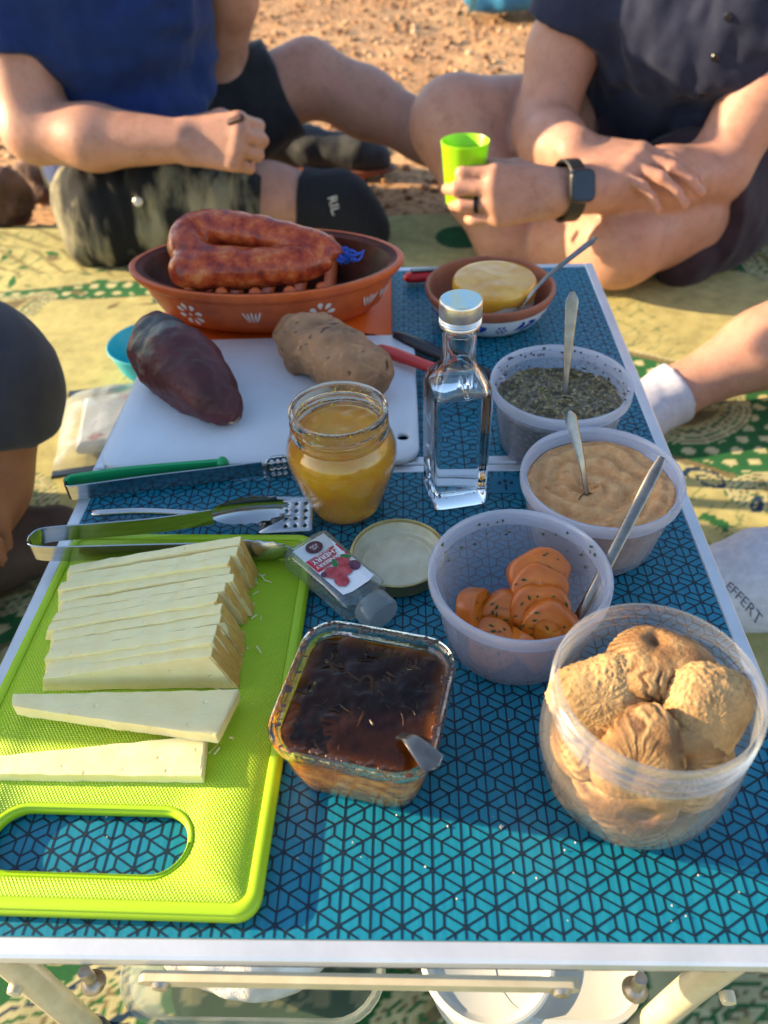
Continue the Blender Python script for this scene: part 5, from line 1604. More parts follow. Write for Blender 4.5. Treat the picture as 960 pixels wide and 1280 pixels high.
# ------------------------------------------------------------------ things on the blanket
M_TEAL = pm('turquoise plastic bowl', (.02, .40, .50), .32, sss=.1, srad=(.002, .004, .004))
tb = thing('plastic_bowl', 'turquoise plastic bowl on the blanket left of the table', 'bowl', (-.322, .800, .012))
MB().lathe([(.0001, 0), (.030, 0), (.033, .002), (.050, .028), (.0585, .056), (.0600, .058), (.0590, .0588), (.0565, .056), (.048, .029), (.031, .005), (.0001, .004)], 48).build('bowl_body', M_TEAL, tb)
M_PACK = clear_mat('crumpled clear film', (.95, .97, 1), .34, (.55, .62, .68), .16, .4, bump=(40, .9, .004))
pk = thing('food_packet', 'flat clear plastic food packet with dark sealed ends beside the table', 'packet', (-.335, .690, .012), radians(12))
xs_ = np.linspace(-.085, .075, 34); ys_ = np.linspace(-.085, .085, 34); X_, Y_ = np.meshgrid(xs_, ys_, indexing='ij')
P3 = np.stack([X_, Y_, X_ * 0], -1)
Z_ = .030 * (1 - (X_ / .09) ** 4).clip(0) * (1 - (Y_ / .088) ** 4).clip(0) + .006 * fbm(P3, 22, 3, 3) * (1 - (Y_ / .088) ** 4).clip(0) + .004
i_ = (np.arange(33)[:, None] * 34 + np.arange(33)[None]).ravel()
link('film', np_mesh('film', np.stack([X_, Y_, Z_], -1).reshape(-1, 3), np.stack([i_, i_ + 34, i_ + 35, i_ + 1], 1)), M_PACK, pk)
M_SEAL = pm('dark blue packet seal', (.02, .035, .06), .4)
for s in (-1, 1):
    MB().box((-.087, s * .087 - .006, .002), (.077, s * .087 + .006, .007), .001).build('sealed_end', M_SEAL, pk)
MB().box((-.060, -.055, .001), (.052, .055, .020), .006).build('packet_contents', pm('pale packed food', (.50, .50, .46), .6, c2=(.34, .10, .10), cscale=38, lo=.60, hi=.66), pk)
M_ROCK = pm('brown volcanic rock', (.16, .085, .055), .9, c2=(.09, .055, .04), cscale=24, bump=(60, .8, .006))
for lab, c, r, sd in (('rough brown rock at the left edge of the blanket', (-.775, 1.395, .050), (.062, .06, .062), 3), ('darker rock behind the first one at the sand edge', (-.725, 1.53, .035), (.075, .05, .045), 9)):
    bm = bmesh.new(); bmesh.ops.create_icosphere(bm, subdivisions=4, radius=1)
    v = np.array([q.co[:] for q in bm.verts]); f = np.array([[q.index for q in w_.verts] for w_ in bm.faces]); bm.free()
    v = v * (1 + .28 * fbm(v, 1.5, sd, 4))[:, None] * np.array(r)
    tag(link('rock', np_mesh('rock', v, f), M_ROCK, None, c), lab, 'rock')
bgp = thing('rucksack', 'bright blue rucksack on the sand at the top edge of the picture', 'rucksack', (.46, 3.42, 0))
sd = SDF((-.32, -.22, -.02), (.32, .22, .36), .012)
sd.cone((-.12, 0, .10), (.14, 0, .12), .12, .11, .04); sd.cone((-.05, -.10, .08), (.12, -.10, .08), .07, .06, .03); sd.cone((-.16, .02, .10), (.1, .02, .2), .09, .10, .04)
sd.cut((0, 0, .0), (0, 0, -1)); sd.rough(.010, 9, 3, 3)
link('sack_body', sd.mesh('sack_body', 1), pm('blue nylon', (.010, .12, .30), .6, c2=(.02, .20, .36), cscale=9), bgp)
MB().tube(smoothpath([(-.20, -.12, .02), (-.17, -.16, .10), (-.05, -.17, .16), (.02, -.14, .22)], 16), .014, 8, flat=.4).build('strap', pm('pale blue webbing', (.10, .32, .42), .7), bgp)

# containers stowed under the table
M_BOXC = clear_mat('frosted storage box', (.94, .96, .96), .16, (.62, .68, .66), .2, .35)
cb = thing('storage_box', 'frosted plastic food box with a bag inside under the table', 'box', (-.078, .100, .0075))
def boxring(w, h, r, z): return [(x, y, z) for x, y in rrect(w, h, r, 0, 7)]
MB().loft([boxring(.135, .125, .022, 0), boxring(.142, .132, .024, .003), boxring(.154, .144, .027, .050), boxring(.162, .152, .029, .0515), boxring(.162, .152, .029, .056), boxring(.158, .148, .028, .056), boxring(.152, .142, .026, .052), boxring(.138, .128, .022, .005)]).build('box_body', M_BOXC, cb)
sd = SDF((-.08, -.08, -.01), (.08, .08, .08), .004)
sd.ball((-.005, -.012, .036), (.056, .050, .032), .01); sd.ball((.03, .01, .033), (.03, .04, .03), .01); sd.ball((-.03, -.03, .03), (.03, .02, .028), .006)
sd.rough(.004, 28, 6, 4, (1, .6, 1))
bag = link('food_bag', sd.mesh('food_bag', 1), pm('cloudy plastic bag', (.74, .72, .68), .35, c2=(.52, .43, .34), cscale=32, lo=.46, hi=.70, bump=(90, .8, .003)), None, (-.078, .100, .013))
tag(bag, 'cloudy plastic bag of bread in the frosted box under the table', 'bag')
wt = thing('plastic_tub', 'round white tub with a flat lid under the table', 'tub', (.0650, .0640, .0075))
M_WTUB = pm('off-white plastic', (.66, .65, .60), .4, sss=.1, srad=(.003, .003, .002))
MB().lathe([(.0001, 0), (.032, 0), (.034, .002), (.0375, .050)], 56).build('tub_wall', M_WTUB, wt)
MB().lathe([(.0372, .0505), (.0405, .0500), (.0412, .0515), (.0412, .0565), (.0402, .0585), (.0385, .0588), (.0370, .0575), (.0350, .0560), (.0335, .0552), (.0001, .0550)], 56).build('lid', M_WTUB, wt)
w2 = thing('storage_box', 'whitish translucent food box right of the round tub under the table', 'box', (.1120, .0950, .0075))
MB().loft([boxring(.070, .115, .022, 0), boxring(.076, .121, .024, .003), boxring(.086, .132, .028, .048), boxring(.092, .138, .030, .0495), boxring(.092, .138, .030, .055), boxring(.086, .132, .028, .0555), boxring(.080, .126, .026, .053), boxring(.04, .08, .016, .0525)]).build('box_body', pm('whitish lid plastic', (.56, .56, .50), .4, sss=.1, srad=(.003, .003, .002)), w2)
# ------------------------------------------------------------------ people sitting round the table
def skin_mat(name, a, b_, red):
    m, nt, b, tc = nodes_of(name)
    n = noise_node(nt, tc.outputs['Object'], 30, 6, .75)
    r = ramp(nt, n.outputs['Fac'], [(.32, a), (.55, b_), (.78, red)])
    nf = noise_node(nt, tc.outputs['Object'], 420, 2, .6)
    fr = ramp(nt, nf.outputs['Fac'], [(.60, (1, 1, 1)), (.74, (.80, .70, .62))])
    mx = nt.nodes.new('ShaderNodeMix'); mx.data_type = 'RGBA'; mx.blend_type = 'MULTIPLY'; mx.inputs[0].default_value = 1
    nt.links.new(r.outputs[0], mx.inputs[6]); nt.links.new(fr.outputs[0], mx.inputs[7]); nt.links.new(mx.outputs[2], b.inputs['Base Color'])
    inp(b, 'Roughness', .5); inp(b, 'Specular IOR Level', .35); inp(b, 'Subsurface Weight', .3); inp(b, 'Subsurface Radius', (.012, .004, .002)); inp(b, 'Subsurface Scale', 1)
    n2 = noise_node(nt, tc.outputs['Object'], 260, 4, .6)
    bp = nt.nodes.new('ShaderNodeBump'); bp.inputs['Strength'].default_value = .25; bp.inputs['Distance'].default_value = .001
    nt.links.new(n2.outputs['Fac'], bp.inputs['Height']); nt.links.new(bp.outputs[0], b.inputs['Normal'])
    return m
M_SKIN = skin_mat('fair sun-warmed skin', (.38, .185, .125), (.48, .255, .180), (.50, .20, .145))
M_SKINB = skin_mat('tanned skin', (.26, .11, .06), (.31, .14, .075), (.33, .13, .075))
def cloth(name, c, c2, sc=300, rough=.85, bscale=900):
    return pm(name, c, rough, c2=c2, cscale=sc, bump=(bscale, .35, .0006), spec=.2, sheen=.1)
M_NAVY = cloth('navy blue sports shirt', (.007, .022, .100), (.009, .028, .12), 60)
M_POLO = cloth('dark navy polo knit', (.016, .020, .046), (.022, .027, .056), 60)
M_KHAKI = pm('olive khaki shorts cloth with painted crease shadows', (.016, .017, .018), .85, c2=(.27, .245, .155), cscale=9, cdet=4, lo=.48, hi=.60, stretch=(1.7, .8, .5), bump=(700, .4, .0008), spec=.2)  # black streaks paint the shadows of the creases into the khaki
M_BLKSH = cloth('black and shaded shorts cloth', (.018, .020, .024), (.026, .028, .032), 40)
M_MAROON = cloth('dark maroon shorts cloth', (.030, .018, .026), (.042, .025, .034), 40)
M_GREY = cloth('charcoal grey shorts cloth', (.040, .043, .055), (.052, .055, .066), 40)
M_SOCKB = cloth('black sock knit', (.010, .011, .015), (.016, .017, .022), 200)
M_SOCKW = cloth('white sock knit', (.46, .45, .52), (.56, .55, .62), 120)
M_HAIR = pm('short dark hair', (.05, .032, .02), .6, c2=(.09, .06, .035), cscale=200, bump=(500, .8, .002))
def nz(v): v = np.array(v, float); return v / np.linalg.norm(v)
def rotv(v, k, a):
    v = np.array(v, float); k = nz(k)
    return v * cos(a) + np.cross(k, v) * sin(a) + k * (k @ v) * (1 - cos(a))
def hand(sd, w, d, n, curls, thumb, sc=1.0, spread=.05, side=1):
    """w wrist, d towards the knuckles, n out of the back of the hand; side=+1 puts the thumb along cross(n, d)"""
    w = np.array(w, float); d = nz(d); n = nz(np.array(n) - d * (np.array(n) @ d)); s = np.cross(n, d) * side      # s points to the thumb
    info = {}
    P0 = [w + d * .012 * sc + s * q * sc for q in (.018, .006, -.006, -.018)]
    kn = [w + d * L_ * sc + s * q * sc + n * h_ * sc for L_, q, h_ in ((.090, .030, .000), (.094, .0105, .003), (.090, -.0095, .002), (.082, -.028, -.002))]
    for a, b_ in zip(P0, kn):
        sd.cone(a, b_, .0155 * sc, .0118 * sc, .012)
    for a, b_ in zip(kn[:-1], kn[1:]):
        sd.cone(a, b_, .0105 * sc, .0105 * sc, .008)
    lens = ((.043, .026, .021), (.048, .030, .022), (.045, .028, .022), (.036, .021, .019))
    for f in range(4):
        p = kn[f]; dir_ = nz(d + s * spread * (1.5 - f)); ax = np.cross(dir_, -n)
        c = curls[f] if isinstance(curls[0], (tuple, list)) else curls
        r0 = (.0098, .0100, .0095, .0085)[f] * sc
        pts = [p]
        for j in range(3):
            dir_ = rotv(dir_, ax, radians(c[j])); q = p + dir_ * lens[f][j] * sc
            sd.cone(p, q, r0 * (1 - .09 * j), r0 * (.93 - .10 * j), .0035)
            sd.ball(q, r0 * (.97 - .08 * j), .002)
            p = q; pts.append(q)
        info[f] = pts
    t0 = w + d * .026 * sc + s * .020 * sc - n * .006 * sc
    tp = [t0] + [w + d * a * sc + s * b_ * sc + n * c * sc for a, b_, c in thumb]
    for i, (a, b_) in enumerate(zip(tp[:-1], tp[1:])):
        sd.cone(a, b_, (.0165, .0118, .0108, .010)[i] * sc, (.0118, .0108, .0092, .008)[i] * sc, .006)
    info['thumb'] = tp
    return info
def head(sd, c, face):
    c = np.array(c, float); f = nz(face); s = np.cross(f, (0, 0, 1))
    sd.ball(c + (0, 0, .03), (.078, .085, .095), .02)
    sd.ball(c + f * .018 + np.array((0, 0, -.03)), (.060, .062, .075), .02)
    sd.cone(c + f * .085 + np.array((0, 0, .015)), c + f * .102 + np.array((0, 0, -.018)), .008, .012, .012)
    for q in (-1, 1):
        sd.ball(c + s * q * .080 + np.array((0, 0, 0.0)), (.012, .020, .030), .008)
        sd.ball(c + f * .074 + s * q * .03 + np.array((0, 0, .012)), .012, .006)
    sd.cone(c + f * .083 + s * .02 + np.array((0, 0, -.048)), c + f * .083 - s * .02 + np.array((0, 0, -.048)), .007, .007, .006)
def hair_for(c, face, parent):
    c = np.array(c, float); f = nz(face)
    sd = SDF(c - .13, c + .16, .007)
    sd.ball(c + np.array((0, 0, .036)) - f * .006, (.086, .092, .100), .01)
    sd.cut(c + f * .055 + np.array((0, 0, .03)), f * .9 - np.array((0, 0, .45)))
    sd.cut(c - np.array((0, 0, .03)), (0, 0, -1))
    sd.rough(.004, 60, 2, 3)
    link('hair', sd.mesh('hair'), M_HAIR, parent)
def nail(parent, pts, n, mat):
    p = pts[-1]; u = nz(pts[-1] - pts[-2])
    pass

# ---- man on the far left, navy shirt
m1 = thing('person', 'person in a navy shirt and khaki shorts with one knee raised behind the sausage', 'person', (0, .035, 0))
sd = SDF((-.80, .98, -.01), (.26, 1.62, .86), .0048)
pel = (-.50, 1.36, .13); chest = (-.455, 1.29, .40); neck = (-.43, 1.27, .58)
sd.cone(pel, chest, .135, .150, .03); sd.cone((-.50, 1.24, .48), (-.42, 1.42, .48), .085, .085, .03); sd.cone(chest, neck, .11, .065, .04)
sd.cone(neck, (-.42, 1.28, .66), .060, .058, .03)
head(sd, (-.405, 1.285, .745), (.9, -.4, -.1))
sd.chain([(-.548, 1.225, .485), (-.562, 1.185, .36), (-.560, 1.140, .232)], [.061, .056, .048], .02)
sd.chain([(-.560, 1.140, .232), (-.46, 1.112, .226), (-.315, 1.082, .226)], [.049, .049, .032], .02, flat=.92)
h1 = hand(sd, (-.318, 1.083, .226), (.97, -.22, .02), (-.10, -.85, .45), (72, 95, 55), ((.055, .036, -.014), (.088, .030, -.030), (.108, .012, -.036)), 1.02)
sd.chain([(-.38, 1.45, .485), (-.335, 1.475, .36), (-.322, 1.45, .258)], [.058, .050, .044], .02)
sd.chain([(-.322, 1.45, .258), (-.275, 1.40, .36), (-.245, 1.33, .46)], [.046, .044, .030], .02)
hand(sd, (-.245, 1.33, .46), (.2, -.35, .9), (.7, .2, .1), (45, 60, 35), ((.055, .034, -.014), (.085, .03, -.028), (.105, .016, -.034)), .98)
# far leg with knee up
sd.chain([(-.44, 1.44, .11), (-.30, 1.475, .165), (-.168, 1.50, .212)], [.095, .082, .060], .03)
sd.chain([(-.168, 1.50, .212), (-.06, 1.468, .172), (.055, 1.432, .125), (.165, 1.40, .055)], [.061, .057, .047, .034], .03)
sd.chain([(.165, 1.40, .055), (.24, 1.36, .030)], [.034, .026], .02)
# near leg folded
sd.chain([(-.45, 1.32, .10), (-.505, 1.205, .080)], [.095, .072], .03)
sd.chain([(-.505, 1.205, .080), (-.36, 1.195, .080), (-.22, 1.205, .087), (-.11, 1.200, .078)], [.064, .058, .060, .046], .03)
sd.chain([(-.11, 1.200, .078), (-.08, 1.19, .060), (-.05, 1.178, .040)], [.044, .038, .028], .02)
link('body', sd.mesh('body', 1), M_SKIN, m1)
sd = SDF((-.78, 1.03, -.01), (-.20, 1.62, .66), .0060)
sd.cone((-.50, 1.36, .10), (-.455, 1.29, .40), .150, .163, .03); sd.cone((-.505, 1.235, .475), (-.415, 1.43, .475), .096, .094, .03); sd.cone(chest, (-.435, 1.275, .54), .122, .085, .04)
sd.cone((-.47, 1.27, .10), (-.40, 1.25, .20), .07, .09, .04)
base_ = sd.d.copy(); sd.rough(.013, 11, 4, 4, (1, 1, .5)); sd.rough(.012, 18, 8, 2, (.45, .45, 1.5)); sd.keep(base_, .006); sd.cone((-.545, 1.23, .50), (-.562, 1.190, .325), .082, .083, .03, ends=(0, 1)); sd.cone((-.38, 1.45, .49), (-.345, 1.475, .375), .072, .064, .03, ends=(0, 1)); sd.rough(.0025, 26, 6, 2)
link('t_shirt', sd.mesh('t_shirt', 1), M_NAVY, m1)
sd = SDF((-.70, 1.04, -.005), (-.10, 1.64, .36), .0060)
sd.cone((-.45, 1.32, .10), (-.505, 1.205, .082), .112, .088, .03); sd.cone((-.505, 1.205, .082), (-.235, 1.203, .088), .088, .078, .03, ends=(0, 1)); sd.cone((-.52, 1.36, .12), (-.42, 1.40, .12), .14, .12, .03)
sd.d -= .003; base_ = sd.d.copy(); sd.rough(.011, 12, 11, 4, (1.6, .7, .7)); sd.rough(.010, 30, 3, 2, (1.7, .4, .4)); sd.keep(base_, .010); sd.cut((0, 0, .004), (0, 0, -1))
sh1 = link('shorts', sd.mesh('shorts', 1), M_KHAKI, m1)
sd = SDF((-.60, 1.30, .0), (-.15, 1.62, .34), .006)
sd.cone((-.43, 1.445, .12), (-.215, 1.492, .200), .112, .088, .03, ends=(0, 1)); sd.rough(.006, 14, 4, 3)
link('shorts_leg', sd.mesh('shorts_leg', 1), M_BLKSH, m1)['label'] = 'raised leg of the shorts with shade in its dark colour'  # black cloth here paints the shade on the raised leg
MB().lathe([(.0001, .0024), (.006, .0022), (.0075, .0008), (.0075, 0)], 18).build('snap_button', pm('pale metal snap', (.75, .72, .62), .35, .6), sh1, (-.415, 1.1065, .130), (radians(72), 0, 0))
sd = SDF((-.21, 1.05, -.003), (.10, 1.30, .16), .0045)
sd.cone((-.165, 1.203, .084), (-.10, 1.199, .077), .060, .057, .02, ends=(1, 0)); sd.chain([(-.10, 1.199, .077), (-.080, 1.19, .062), (-.052, 1.175, .046)], [.055, .052, .040], .02)
sd.cone((-.115, 1.21, .035), (-.06, 1.17, .03), .035, .032, .02); sd.cut((0, 0, .003), (0, 0, -1)); sd.rough(.002, 30, 3, 2)
sk = link('sock_shoe', sd.mesh('sock_shoe', 1), M_SOCKB, m1)
for j, (ch) in enumerate('RIDGE'):
    pass
o = link('lettering', text_mesh('RIDGE', .022), pm('pale print', (.6, .62, .66), .5), sk, (-.100, 1.1395, .088)); o.rotation_euler = (radians(72), radians(80), 0)
sd = SDF((-.23, .98, .19), (-.17, 1.10, .29), .003)
MB().tube([(-.232, 1.040, .262), (-.214, 1.036, .268)], .005, 8).build('morsel', pm('dark morsel of sausage', (.06, .02, .015), .6), m1)
hair_for((-.405, 1.285, .745), (.9, -.4, -.1), m1)

# ---- man on the far right, polo shirt, watch, green cup
m2 = thing('person', 'person in a dark polo shirt sitting cross-legged holding a green cup', 'person', (0, 0, 0))
sd = SDF((-.02, .84, -.01), (.86, 1.52, .86), .0046)
pel2 = (.52, 1.36, .12); ch2 = (.46, 1.24, .36); nk2 = (.44, 1.17, .53)
sd.cone((.47, 1.38, .12), (.41, 1.26, .37), .105, .115, .03); sd.cone((.57, 1.34, .12), (.52, 1.21, .37), .105, .115, .03); sd.cone((.325, 1.285, .43), (.575, 1.145, .43), .075, .078, .03); sd.cone(ch2, nk2, .11, .062, .04)
sd.cone(nk2, (.435, 1.15, .60), .058, .056, .03)
head(sd, (.425, 1.125, .685), (-.4, -.9, -.2))
torso = sd; sd = torso.like()
sd.chain([(.585, 1.165, .43), (.548, 1.145, .30), (.482, 1.105, .165)], [.060, .054, .046], .02)
sd.chain([(.482, 1.105, .165), (.39, 1.055, .172), (.222, .972, .188)], [.047, .045, .031], .02, flat=.95)
hw = (.224, .973, .188)
h2 = hand(sd, hw, (-.96, -.24, .06), (-.22, -.92, .30), ((22, 58, 38), (24, 60, 40), (26, 60, 42), (30, 62, 45)), ((.050, .034, -.020), (.082, .036, -.036), (.105, .020, -.052)), 1.0, .03, side=-1)
torso.join(sd, .004); sd = torso.like()
sd.chain([(.315, 1.262, .425), (.262, 1.262, .30), (.235, 1.215, .195)], [.060, .053, .047], .02)
sd.chain([(.235, 1.215, .195), (.240, 1.13, .200), (.258, 1.060, .214)], [.049, .047, .033], .02)
h3 = hand(sd, (.256, 1.062, .214), (.80, -.50, -.02), (.05, -.30, .95), ((12, 16, 10), (10, 20, 12), (12, 22, 12), (14, 24, 14)), ((.045, .040, -.010), (.072, .050, -.018), (.092, .048, -.024)), 1.0, .10)
torso.join(sd, .004); sd = torso.like()
# near knee (picture right)
sd.chain([(.56, 1.25, .105), (.44, 1.13, .096), (.336, 1.035, .090)], [.100, .080, .063], .03)
sd.chain([(.336, 1.035, .090), (.275, 1.11, .058), (.245, 1.18, .050), (.21, 1.26, .045)], [.062, .052, .046, .034], .03)
torso.join(sd, .006); sd = torso.like()
# far knee (picture left)
sd.chain([(.44, 1.40, .115), (.27, 1.35, .160), (.098, 1.262, .198)], [.105, .088, .068], .03)
sd.chain([(.098, 1.262, .198), (.145, 1.20, .120), (.185, 1.165, .050), (.24, 1.13, .035)], [.067, .060, .050, .034], .03)
torso.join(sd, .006); sd = torso
link('body', sd.mesh('body', 1), M_SKIN, m2)
sd = SDF((.20, 1.02, .05), (.84, 1.54, .62), .0058)
sd.cone((.47, 1.38, .14), (.41, 1.26, .37), .120, .128, .03); sd.cone((.57, 1.34, .14), (.52, 1.21, .37), .120, .130, .03); sd.cone((.325, 1.285, .43), (.575, 1.145, .43), .086, .089, .03); sd.cone(ch2, (.444, 1.18, .50), .122, .082, .04)
base_ = sd.d.copy(); sd.rough(.011, 10, 14, 4, (1.2, 1.2, .6)); sd.rough(.010, 19, 5, 2, (1.5, 1.5, .45)); sd.keep(base_, .006); sd.cone((.590, 1.165, .44), (.556, 1.150, .315), .080, .080, .03, ends=(0, 1)); sd.cone((.315, 1.262, .44), (.272, 1.264, .325), .076, .074, .03, ends=(0, 1)); sd.rough(.0025, 26, 6, 2)
sht = link('polo_shirt', sd.mesh('polo_shirt', 1), M_POLO, m2)
sd = SDF((.33, 1.02, -.005), (.80, 1.56, .30), .006)
sd.cone((.57, 1.27, .105), (.447, 1.137, .10), .125, .108, .03, ends=(0, 1)); sd.cone((.44, 1.40, .12), (.30, 1.362, .155), .125, .106, .03, ends=(0, 1)); sd.cone((.46, 1.38, .12), (.60, 1.33, .12), .13, .13, .03)
sd.cone((.56, 1.20, .05), (.46, 1.09, .035), .07, .05, .04)
sd.rough(.007, 13, 21, 4, (1, 1, 1)); sd.cut((0, 0, .004), (0, 0, -1))
sh2 = link('shorts', sd.mesh('shorts', 1), M_MAROON, m2)
hair_for((.425, 1.125, .685), (-.4, -.9, -.2), m2)
# watch
M_WATCH = pm('black rubber watch strap', (.012, .013, .015), .5); M_WFACE = pm('black watch glass', (.006, .006, .008), .08, coat=.6)
wc = np.array((.240, .981, .1875)); wd_ = nz((-.96, -.24, .06)); wn = nz(np.array((-.20, -.86, .42)) - wd_ * (np.array((-.20, -.86, .42)) @ wd_)); wsd = np.cross(wd_, wn)
rg = []
for k in range(28):
    a = 2 * pi * k / 28
    o_ = wc + .0385 * (wn * cos(a) + wsd * sin(a)); dn = wn * cos(a) + wsd * sin(a)
    rg.append([o_ + wd_ * .011, o_ + wd_ * .010 + dn * .0022, o_ - wd_ * .010 + dn * .0022, o_ - wd_ * .011, o_ - wd_ * .010 - dn * .002, o_ + wd_ * .010 - dn * .002])
mb = MB(); mb.loft(rg, cap=False, closed=True)
watch = mb.build('watch_strap', M_WATCH, m2)
def wring(w, h, r, z): return [wc + wn * (.0385 + z) + wd_ * x + wsd * y for x, y in rrect(w, h, r, 0, 6)]
MB().loft([wring(.034, .040, .009, -.002), wring(.0365, .0425, .010, .001), wring(.0365, .0425, .010, .007), wring(.034, .040, .009, .0095)]).build('watch_case', pm('dark watch case', (.03, .03, .034), .3, .6), watch)
MB().loft([wring(.031, .037, .0075, .0090), wring(.030, .036, .0075, .0102)]).build('watch_face', M_WFACE, watch)
# ring on the third finger
pr = (h2[2][0] * .45 + h2[2][1] * .55); ud = nz(h2[2][1] - h2[2][0]); e1 = nz(np.cross(ud, (0, 0, 1))); e2 = np.cross(ud, e1)
mb = MB(); mb.loft([[pr + ud * q + (e1 * cos(a) + e2 * sin(a)) * r_ for q, r_ in ((-.003, .0108), (.003, .0108), (.003, .0092), (-.003, .0092))] for a in np.linspace(0, 2 * pi, 25)[:-1]], cap=False, closed=True)
mb.build('ring', pm('black ring', (.01, .01, .012), .25, .5), m2)
MB().lathe([(.0001, .0024), (.006, .0022), (.0075, .0008), (.0075, 0)], 18).build('snap_button', pm('grey metal snap', (.6, .58, .54), .35, .6), sh2, (.505, 1.078, .115), (radians(75), 0, radians(35)))
# bracelet
mb = MB(); bc_ = np.array((.250, 1.090, .209)); bd = nz((.25, -.95, .18)); b1 = nz(np.cross(bd, (0, 0, 1))); b2 = np.cross(bd, b1)
mb.loft([[bc_ + bd * q + (b1 * cos(a) + b2 * sin(a)) * r_ for q, r_ in ((-.004, .0375), (.004, .0375), (.004, .0355), (-.004, .0355))] for a in np.linspace(0, 2 * pi, 29)[:-1]], cap=False, closed=True)
mb.build('bracelet', pm('tan cord bracelet', (.50, .30, .14), .7), m2)
# cup held in the left hand: a thing of its own
fc = (h2[1][1] + h2[2][1]) / 2
M_CUP = pm('lime plastic cup', (.30, .66, .008), .35, sss=.3, srad=(.004, .006, .001))
cup = thing('plastic_cup', 'lime green plastic cup held in the hand with the watch', 'cup', (fc[0] + .008, fc[1] + .0365, .170))
MB().lathe([(.0001, 0), (.0225, 0), (.0240, .0015), (.0320, .080), (.0327, .0810), (.0327, .0825), (.0318, .0830), (.0308, .0810), (.0228, .004), (.0001, .003)], 40).build('cup_body', M_CUP, cup)
# polo buttons down the front
bpy.context.view_layer.update()
M_BTN = pm('black polo button', (.008, .008, .012), .3)
for tx, tz in ((.447, .365), (.442, .318), (.436, .272)):
    o_ = Vector((tx - .16, .60, tz + .10)); ok, hit, nn, _ = sht.ray_cast(o_, (Vector((tx, 1.10, tz)) - o_).normalized())
    if ok:
        b_ = MB().lathe([(.0001, .0026), (.0045, .0024), (.0058, .001), (.0058, -.001)], 16).build('button', M_BTN, sht, hit, nn.to_track_quat('Z', 'Y').to_euler())

# ---- person at the left edge: only a knee shows
m3 = thing('person', 'person in charcoal shorts sitting close at the left side of the table', 'person', (0, 0, 0))
sd = SDF((-.92, .08, -.01), (-.22, .92, .90), .0075)
sd.cone((-.70, .30, .13), (-.68, .30, .42), .12, .13, .03); sd.cone((-.70, .46, .13), (-.68, .46, .42), .12, .13, .03); sd.cone((-.68, .26, .50), (-.68, .52, .50), .08, .08, .03); sd.cone((-.68, .39, .45), (-.67, .39, .60), .11, .06, .03)
sd.cone((-.67, .39, .58), (-.66, .39, .66), .058, .056, .03); head(sd, (-.645, .39, .745), (1, .1, -.1))
sd.chain([(-.68, .225, .50), (-.685, .207, .36), (-.66, .212, .26)], [.058, .052, .046], .02); sd.chain([(-.66, .225, .26), (-.54, .27, .20), (-.47, .31, .17)], [.046, .042, .030], .02)  # first arm is unseen, placed so its shadow edge bounds the sunlit strip
hand(sd, (-.47, .31, .17), (.8, .5, -.1), (0, 0, 1), (25, 40, 25), ((.05, .036, -.012), (.08, .04, -.02), (.1, .035, -.03)), 1, side=1)
sd.chain([(-.68, .55, .50), (-.65, .67, .50), (-.61, .77, .48)], [.058, .052, .046], .02); sd.chain([(-.61, .77, .48), (-.585, .70, .56), (-.575, .62, .64)], [.046, .042, .030], .02)  # unseen arm, raised so its shadow covers the far table corner
hand(sd, (-.575, .62, .64), (.1, -.6, .7), (.6, .5, .3), (25, 40, 25), ((.05, .036, -.012), (.08, .04, -.02), (.1, .035, -.03)), 1, side=1)
sd.chain([(-.68, .46, .11), (-.52, .49, .165), (-.388, .498, .198)], [.10, .085, .062], .03); sd.chain([(-.388, .498, .198), (-.405, .45, .125), (-.450, .40, .05)], [.062, .055, .038], .03); sd.chain([(-.450, .40, .05), (-.40, .36, .03)], [.036, .026], .02)
sd.chain([(-.68, .32, .11), (-.57, .27, .12), (-.485, .235, .10)], [.10, .085, .062], .03); sd.chain([(-.485, .235, .10), (-.51, .30, .06), (-.53, .39, .05)], [.062, .055, .038], .03)
link('body', sd.mesh('body', 1), M_SKINB, m3)
sd = SDF((-.92, .10, .02), (-.52, .76, .66), .009)
sd.cone((-.70, .30, .11), (-.68, .30, .42), .135, .145, .03); sd.cone((-.70, .46, .11), (-.68, .46, .42), .135, .145, .03); sd.cone((-.68, .26, .49), (-.68, .52, .49), .092, .092, .03); sd.cone((-.68, .39, .45), (-.67, .39, .56), .12, .085, .03)
sd.cone((-.68, .228, .51), (-.684, .212, .36), .070, .068, .03, ends=(0, 1)); sd.cone((-.68, .545, .51), (-.652, .665, .50), .074, .074, .03, ends=(0, 1)); sd.rough(.006, 10, 4, 3)
link('t_shirt', sd.mesh('t_shirt', 1), cloth('grey blue t-shirt', (.10, .14, .20), (.12, .16, .23), 40), m3)
sd = SDF((-.84, .02, -.005), (-.24, .66, .36), .0060)
sd.cone((-.69, .40, .12), (-.52, .49, .170), .135, .110, .03); sd.cone((-.52, .49, .170), (-.390, .500, .200), .105, .077, .03); sd.cone((-.390, .500, .200), (-.396, .486, .165), .077, .074, .03, ends=(0, 1))
sd.cone((-.68, .33, .11), (-.57, .27, .12), .118, .10, .03); sd.cone((-.57, .27, .12), (-.487, .237, .10), .10, .082, .03)
sd.rough(.005, 12, 7, 4); sd.cut((0, 0, .004), (0, 0, -1))
link('shorts', sd.mesh('shorts', 1), M_GREY, m3)
sd = SDF((-.52, .28, -.002), (-.30, .56, .13), .005)
sd.chain([(-.455, .41, .060), (-.41, .43, .050), (-.345, .455, .040)], [.042, .044, .036], .02); sd.cut((0, 0, .003), (0, 0, -1)); sd.rough(.003, 30, 5, 3)
link('shoe', sd.mesh('shoe', 1), pm('dark brown suede shoe', (.045, .026, .018), .8, c2=(.07, .04, .026), cscale=40), m3)
